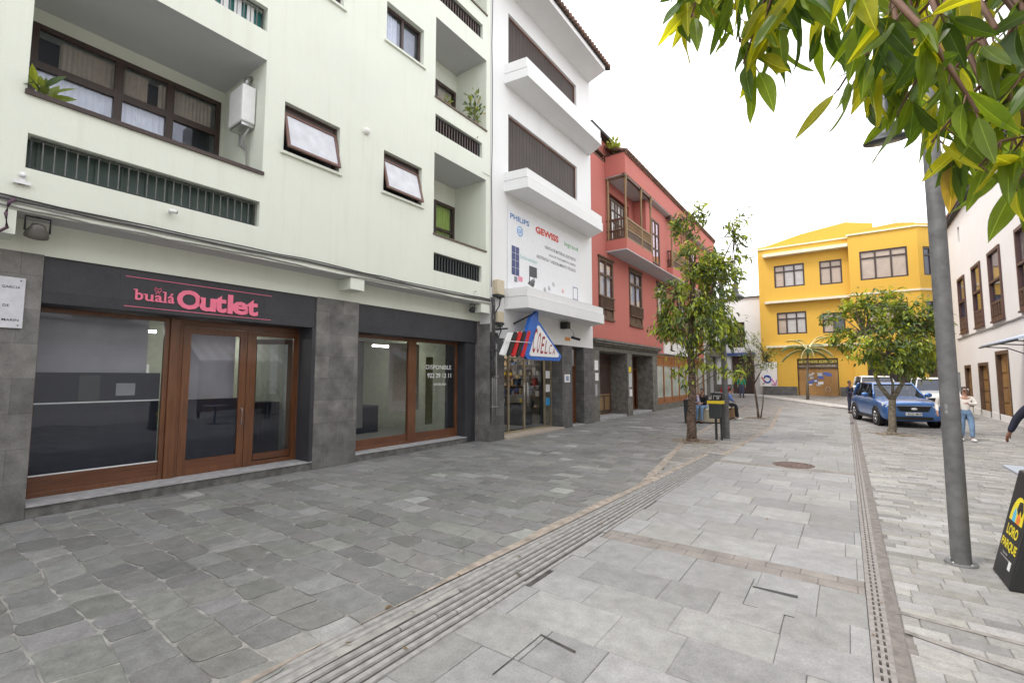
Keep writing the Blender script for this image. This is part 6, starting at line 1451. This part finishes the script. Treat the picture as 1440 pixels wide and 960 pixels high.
def tree(name, label, base, trunk_pts, trunk_r, blobs, L, W, seed, bark, young=.15, dens=26, perclump=16, droop=.9, group=None, forks=None, stem2=None):
    rr = random.Random(seed); t = thing(name, label, 'tree', base, 'street trees'); bx = Vector(base)
    m = MB(); n0 = 10
    tp = [bx + Vector(p) for p in trunk_pts]; 
    fine = []; fr_ = []
    for i in range(len(tp) - 1):
        for k in range(4): fine.append(tp[i].lerp(tp[i + 1], k / 4) + rv(rr, .006)); fr_.append((trunk_r[i] + (trunk_r[i + 1] - trunk_r[i]) * k / 4) * rr.uniform(.92, 1.1))
    fine.append(tp[-1]); fr_.append(trunk_r[-1])
    m.tube(fine, fr_, bark, 12)
    m.tube([tp[0] + Vector((0, 0, -.02)), tp[0] + Vector((0, 0, .08))], [trunk_r[0] * 1.5, trunk_r[0] * 1.02], bark, 12)
    for f in (forks or []): q = [bx + Vector(p) for p in f[0]]; m.tube(q, f[1], bark, 8)
    tips = [tp[-1]] + [bx + Vector(f[0][-1]) for f in (forks or [])]
    clumps = []
    for (c, r_) in blobs:
        c = bx + Vector(c); r_ = Vector(r_); k = max(3, int(1.25 * dens * (r_.x * r_.y * r_.z) ** (2 / 3) * 4))
        for _ in range(k):
            d = rv(rr); d.normalize(); rad = rr.uniform(.25, 1.0) ** .5; clumps.append(c + Vector((d.x * r_.x, d.y * r_.y, d.z * r_.z)) * rad * rr.uniform(.85, 1.12))
    fol = MB()
    for ci, c in enumerate(clumps):
        a = min(tips + tp[2:], key=lambda q: (q - c).length)
        if ci % 2 == 0 or (a - c).length < .6:
            mid = a.lerp(c, .5) + Vector((0, 0, .12)) + rv(rr, .05); m.tube([a, mid, c], [.022, .014, .005], bark, 5, False)
        out = (c - (bx + Vector(blobs[0][0]))); 
        yc = young * rr.choice((0, .3, 1, 2.2))
        for _ in range(perclump):
            d = rv(rr, .5) + Vector((0, 0, -droop * .75)) + (out.normalized() * .5 if out.length > .1 else Vector())
            leaf(fol, c + rv(rr, .1), d, rv(rr, .5) + Vector((0, 0, 1)), L * rr.uniform(.65, 1.2), W * rr.uniform(.8, 1.2), M['leaf'], leafcol(rr, yc))
    m.build('trunk', t); fol.build('crown', t)
    return t
# tree pit soil
def pit(x, y, r_):
    m = MB(); q = random.Random(int(x * 100)); n = 20
    m.poly([(x + r_ * math.cos(2 * PI * i / n) * q.uniform(.85, 1.1), y + r_ * math.sin(2 * PI * i / n) * q.uniform(.85, 1.1), .006) for i in range(n)], M['soil']); return m
struct(pit(-3.8, 14.5, .62).build('soil_patch')); struct(pit(1.18, 20.1, .6).build('soil_patch')); struct(pit(-3.45, 24.3, .5).build('soil_patch'))
tree('street_tree', 'shaggy tree with rough brown trunk between the litter bin and the shop fronts', (-3.81, 14.5, 0),
     [(0, 0, 0), (-.03, .02, .7), (.05, 0, 1.6), (.02, .02, 2.4), (.05, 0, 3.6), (.2, 0, 5.2)], [.15, .13, .11, .1, .07, .03],
     [((-.1, 0, 4.3), (.85, .8, .85)), ((.65, .1, 4.35), (.7, .7, .95)), ((.1, 0, 3.35), (.9, .8, .5)), ((.9, 0, 3.2), (.5, .6, .55)), ((.35, 0, 5.4), (.65, .6, .7)), ((-.05, .0, 6.5), (.42, .4, .5)), ((.35, 0, 6.9), (.25, .3, .3)), ((1.5, 0, 6.2), (.25, .3, .45)), ((1.3, 0, 5.2), (.35, .4, .5)), ((.7, 0, 5.2), (.4, .4, .4)), ((-.75, 0, 3.6), (.35, .4, .5))],
     .2, .055, 5, M['bark'], .25, 16, 19, forks=[([(.05, 0, 2.4), (-.25, .1, 3.3), (-.35, 0, 4.4)], [.07, .05, .02]), ([(.05, 0, 2.8), (.5, 0, 3.8), (.8, .0, 4.9), (1.35, 0, 6.0)], [.06, .045, .03, .01]), ([(.1, 0, 3.8), (.1, 0, 5.4), (0, 0, 6.7)], [.06, .04, .01])])
# low water shoots on the same tree
rr = random.Random(77); m = MB(); tr0 = bpy.data.objects['street_tree']
for (cx, cz, sx) in ((-.45, 2.05, .22), (.05, 2.25, .25), (.45, 2.3, .2), (.9, 2.15, .22), (1.25, 2.05, .2), (-.1, 1.75, .15), (.2, 2.7, .3), (-.2, 2.6, .25)):
    c0 = Vector((-3.81 + cx, 14.45, cz)); m.tube([(-3.78, 14.5, cz - .5), c0 + Vector((-cx * .4, 0, -.05)), c0], [.012, .009, .004], M['bark'], 5)
    for _ in range(34): leaf(m, c0 + Vector((rr.gauss(0, sx * .7), rr.gauss(0, .15), rr.gauss(0, .1))), rv(rr, .5) + Vector((0, 0, -.9)), rv(rr), rr.uniform(.14, .24), .055, M['leaf'], leafcol(rr, .35))
m.build('water_shoots', tr0)
tree('street_tree', 'round bushy tree with forked pale trunk in front of the blue car', (1.16, 20.1, 0),
     [(0, 0, 0), (.02, 0, .5), (.06, 0, 1.15)], [.12, .1, .1],
     [((.0, 0, 3.0), (1.25, 1.2, .75)), ((.7, 0, 3.2), (.8, .85, .85)), ((-.75, 0, 4.25), (.6, .6, .5)), ((-.1, 0, 4.2), (.8, .8, .7)), ((.75, 0, 4.0), (.6, .7, .4)), ((-1.15, 0, 3.3), (.45, .5, .45)), ((.5, 0, 2.35), (1.0, .9, .4)), ((-1.5, 0, 4.0), (.25, .3, .25)), ((1.3, 0, 3.7), (.25, .4, .4))],
     .2, .065, 15, M['bark_grey'], .3, 14, 19, forks=[([(.06, 0, 1.1), (-.25, 0, 1.6), (-.45, .05, 2.3), (-.6, 0, 3.4)], [.075, .06, .045, .02]), ([(.06, 0, 1.1), (.1, .1, 1.7), (-.05, .2, 2.6)], [.045, .035, .02]), ([(.06, 0, 1.15), (.35, 0, 1.7), (.5, 0, 2.3), (.9, 0, 3.4)], [.08, .06, .05, .02])])
tree('street_tree', 'small thin olive-green tree with two stems before the far white house', (-3.4, 24.3, 0),
     [(.02, 0, 0), (-.05, 0, .8), (-.12, 0, 1.6), (-.1, 0, 2.4)], [.05, .045, .04, .02],
     [((-.1, 0, 2.9), (.75, .7, .45)), ((-.25, 0, 3.4), (.5, .5, .4)), ((.4, 0, 2.4), (.5, .5, .3)), ((-.5, 0, 2.35), (.45, .5, .3)), ((-.05, 0, 3.9), (.2, .2, .25)), ((.5, 0, 3.0), (.35, .4, .3))],
     .12, .04, 25, M['bark'], .08, 15, 13, .3, forks=[([(.1, 0, 0), (.22, 0, .7), (.25, 0, 1.4)], [.03, .025, .01]), ([(-.1, 0, 1.6), (.2, 0, 2.2), (.4, 0, 2.6)], [.03, .02, .008]), ([(-.1, 0, 1.6), (-.4, 0, 2.2)], [.03, .01])])
# fallen leaves and grit around the tree pits and gutter
rr = random.Random(99); m = MB()
def drop(x, y, L): 
    a = rr.uniform(0, 6.28); leaf(m, Vector((x, y, .012)), Vector((math.cos(a), math.sin(a), rr.uniform(0, .15))), Vector((0, 0, 1)), L, L * .35, M['leaf'], rr.choice([(.3, .2, .07), (.2, .12, .05), (.25, .24, .06), (.12, .08, .04)]), 4, .1, .3)
for cx, cy, n in ((-3.8, 14.5, 90), (1.18, 20.1, 60), (-3.45, 24.3, 30)):
    for _ in range(n): drop(cx + rr.gauss(0, .55), cy + rr.gauss(0, .5), rr.uniform(.06, .13))
for _ in range(26): y = rr.uniform(2, 12); drop(-2.9 + rr.gauss(0, .25), y, rr.uniform(.04, .09))
for _ in range(16): drop(rr.uniform(-1.5, 1.5), rr.uniform(2.5, 9), rr.uniform(.03, .07))
lit = m.build('fallen_leaves'); lit['kind'] = 'stuff'; tag(lit, 'small dry leaves scattered around the tree pits and gutter', 'leaf litter')
# palm
t = thing('palm_tree', 'slender palm with arching fronds before the yellow garage door', 'palm', (-2.2, 38, .39)); m = MB()
m.tube([(-2.22, 38, .35), (-2.2, 38, 1.6), (-2.12, 38, 3.0), (-2.1, 38, 3.4)], [.1, .08, .07, .06], M['bark_grey'], 10); m.tube([(-2.1, 38, 3.3), (-2.08, 38, 3.9)], [.07, .04], plain('palm_crownshaft', (.12, .2, .06), .5), 10); m.build('trunk', t)
rr = random.Random(2); m = MB()
for i in range(15):
    a = 2 * PI * i / 15 + rr.uniform(-.2, .2); el_ = rr.uniform(.1, 1.2); Lf = rr.uniform(1.5, 2.1); p = Vector((-2.08, 38, 3.75)); d = Vector((math.cos(a) * math.cos(el_), math.sin(a) * math.cos(el_), math.sin(el_))); pts = []
    for s in range(13):
        pts.append(p.copy()); p = p + d * Lf / 12; d = (d + Vector((0, 0, -.13))).normalized()
    m.tube(pts, [.02 - .0012 * s for s in range(13)], M['leaf'], 5); 
    for s in range(1, 13):
        dd = (pts[s] - pts[s - 1]).normalized(); sd_ = dd.cross(Vector((0, 0, 1))).normalized()
        for q in (-1, 1):
            for h_ in (0, .5): leaf(m, pts[s - 1].lerp(pts[s], h_), sd_ * q + dd * .6 + Vector((0, 0, -.45)), Vector((0, 0, 1)), .42 * (1 - .04 * abs(s - 5)), .045, M['leaf'], (.07 * rr.uniform(.7, 1.2), .12 * rr.uniform(.8, 1.2), .05))
m.build('fronds', t)
# balcony plants
def bush(name, label, c, r_, n, L, W, seed, col=None, pot=True):
    rr = random.Random(seed); t = thing(name, label, 'plant', c, 'potted plants' if pot else 'plants growing on the roof'); m = MB()
    for _ in range(n):
        d = rv(rr); d.z = abs(d.z) + .3; d.normalize(); p = Vector(c) + Vector((d.x * r_[0], d.y * r_[1], d.z * r_[2])) * rr.uniform(.2, 1)
        leaf(m, p, d + rv(rr, .4), rv(rr), L * rr.uniform(.7, 1.2), W, M['leaf'], col or leafcol(rr, .1), 4)
    for _ in range(6): d = rv(rr); d.z = abs(d.z) + 1; d.normalize(); m.tube([Vector(c), Vector(c) + Vector((d.x * r_[0], d.y * r_[1], d.z * r_[2])) * .8], .008, M['bark_grey'], 4)
    m.build('leaves', t)
    if pot: part('pot', t, lambda q: q.lathe((c[0], c[1], c[2] - .2), [(.09, 0), (.12, .2), (.1, .2)], M['tile'], 14))
bush('potted_plant', 'broad dark green leaves at the left end of the lowest balcony', (-8.85, 1.12, 5.72), (.25, .25, .22), 14, .34, .1, 3)
bush('potted_plant', 'tall leafy plant at the right end of the middle right balcony', (-8.8, 10.25, 9.55), (.25, .3, 1.2), 90, .16, .06, 4)
bush('potted_plant', 'small yellow-green plant on the middle right balcony coping', (-8.75, 9.0, 9.5), (.15, .2, .2), 26, .1, .04, 5, (.2, .25, .04))
bush('roof_plant', 'yellow-green plant growing on the salmon house roof edge', (-8.3, 19.6, 12.4), (.35, .5, .5), 90, .2, .09, 6, (.25, .3, .04), False)
bush('roof_plant', 'small pale tuft of weeds further along the salmon roof edge', (-8.0, 21.3, 12.35), (.15, .3, .25), 30, .14, .06, 7, (.25, .3, .06), False)
# near overhanging tree: trunk stands right of the view, limb and leaves reach over the street
NT = thing('overhanging_tree', 'large-leaved tree whose hanging green branches fill the upper right', 'tree', (2.6, 1.2, 0))
m = MB(); q = random.Random(6)
limb = [Vector((2.6, 1.2, 2.4)), Vector((2.1, 1.35, 2.85)), Vector((1.4, 1.5, 3.1)), Vector((.7, 1.45, 3.15)), Vector((.1, 1.4, 3.25))]
m.tube([(2.6, 1.2, -.02), (2.62, 1.22, 1.2), (2.6, 1.2, 2.4), (2.5, 1.2, 3.6), (2.6, 1.3, 5)], [.2, .16, .14, .1, .05], M['bark'], 14); m.tube(limb, [.08, .06, .045, .03, .015], M['bark'], 10)
m.build('trunk', NT)
# hanging twigs: (start px, end px, distance)
tw = [((1250, -10), (1375, 158), 1.12, 1.0, 1), ((1380, -60), (1300, 60), 1.2, 1.1, 0), ((1240, -60), (1215, 60), 1.25, 1.25, 0), ((1010, -60), (955, 30), 1.3, 1.25, 0), ((1060, -60), (1010, 20), 1.35, 1.3, 0), ((1110, -70), (1045, 90), 1.25, 1.2, 0), ((1140, -40), (1080, 60), 1.15, 1.2, 0),
      ((1200, -60), (1150, 50), 1.3, 1.3, 0), ((1290, -40), (1195, 130), 1.25, 1.15, 0), ((1330, -20), (1225, 120), 1.4, 1.35, 0), ((1360, 20), (1260, 150), 1.3, 1.3, 0), ((1460, 60), (1310, 200), 1.25, 1.1, 0), ((1500, 90), (1345, 215), 1.15, 1.2, 0), ((1520, 60), (1400, 150), 1.05, 1.1, 0), ((1530, 120), (1420, 220), 1.15, 1.15, 0), ((1480, 0), (1390, 90), 1.2, 1.15, 0),
      ((1420, -60), (1350, 100), 1.45, 1.4, 0), ((1300, -60), (1280, 90), 1.5, 1.45, 0), ((1180, -80), (1235, 40), 1.1, 1.1, 0), ((1440, -20), (1440, 130), 1.3, 1.3, 0), ((1350, 90), (1300, 170), 1.35, 1.3, 0), ((950, -70), (975, 10), 1.2, 1.25, 0), ((1090, -60), (1120, 30), 1.3, 1.3, 0), ((1520, 200), (1440, 250), 1.2, 1.2, 0), ((1290, 50), (1212, 140), 1.3, 1.3, 0), ((1335, 70), (1262, 160), 1.2, 1.2, 0), ((1260, 30), (1178, 128), 1.15, 1.15, 0), ((1395, 150), (1322, 232), 1.25, 1.2, 0), ((1450, 190), (1372, 240), 1.1, 1.1, 0), ((1500, 210), (1425, 262), 1.15, 1.1, 0), ((1400, 40), (1330, 120), 1.15, 1.1, 0), ((1005, -50), (972, 25), 1.2, 1.2, 0), ((985, -60), (1000, 20), 1.3, 1.3, 0), ((1095, -30), (1060, 100), 1.2, 1.2, 0), ((1050, -50), (1088, 60), 1.3, 1.3, 0), ((1030, -40), (1040, 60), 1.25, 1.25, 0)]
mt = MB(); fol = MB(); rr = random.Random(21)
def nleafcol():
    x = rr.random()
    if x < .28: c = (.4, .41, .04)
    elif x < .3: c = (.42, .3, .09)
    elif x < .62: c = (.075, .135, .028)
    else: c = (.16, .24, .035)
    v = rr.uniform(.8, 1.25); return (c[0] * v, c[1] * v, c[2] * v)
for (a, b, d0, d1_, main) in tw:
    A = ray(a[0], a[1], d0); B = ray(b[0], b[1], d1_); near = min(limb, key=lambda p: (p - A).length)
    mid = A.lerp(B, .5) + Vector((0, 0, .02)); mt.tube([near, A.lerp(near, .5) + Vector((0, 0, .05)), A, mid, B], [.012, .008, .0055, .0045, .002] if main else [.01, .006, .004, .003, .0015], M['twig'], 7)
    n = int((B - A).length / .024) + 3
    for i in range(n):
        f = (i + .5) / n; p = (A.lerp(mid, f * 2) if f < .5 else mid.lerp(B, f * 2 - 1)) 
        for _ in range(rr.choice((1, 1, 2))):
            sd_ = rv(rr, .6); d = (B - A).normalized() * .35 + sd_ + Vector((0, 0, -1.15)); Lq = rr.uniform(.055, .108)
            st_ = p + d.normalized() * .018; mt.tube([p, st_], .0012, M['twig'], 4, False)
            toc = (Vector((0, 0, 1.9)) - p).normalized()
            nleaf(fol, st_, d, toc * rr.choice((1, -1)) * rr.uniform(.1, 1.1) + rv(rr, .6), Lq, Lq * rr.uniform(.29, .38), M['leaf_near'], nleafcol(), rr, rr.uniform(-.12, .25), rr.uniform(.1, .5))
# denser crown behind, upper right
for _ in range(300):
    px, py = rr.uniform(1170, 1560), rr.uniform(-150, 250)
    lim = 40 if px < 1140 else (60 if px < 1180 else 60 + (px - 1180) * .75)
    if py > lim or (1130 < px < 1165 and py > 20): continue
    p = ray(px, py, rr.uniform(1.5, 2.3)); d = rv(rr, .5) + Vector((0, 0, -1)); Lq = rr.uniform(.08, .12)
    nleaf(fol, p, d, rv(rr), Lq, Lq * .31, M['leaf_near'], nleafcol(), rr, .1, .3, 7)
    if rr.random() < .3: mt.tube([p, p + Vector((rr.uniform(-.05, .2), rr.uniform(-.1, .1), rr.uniform(.1, .3)))], [.0015, .004], M['twig'], 4, False)
mt.build('twigs', NT); fol.build('leaves', NT)
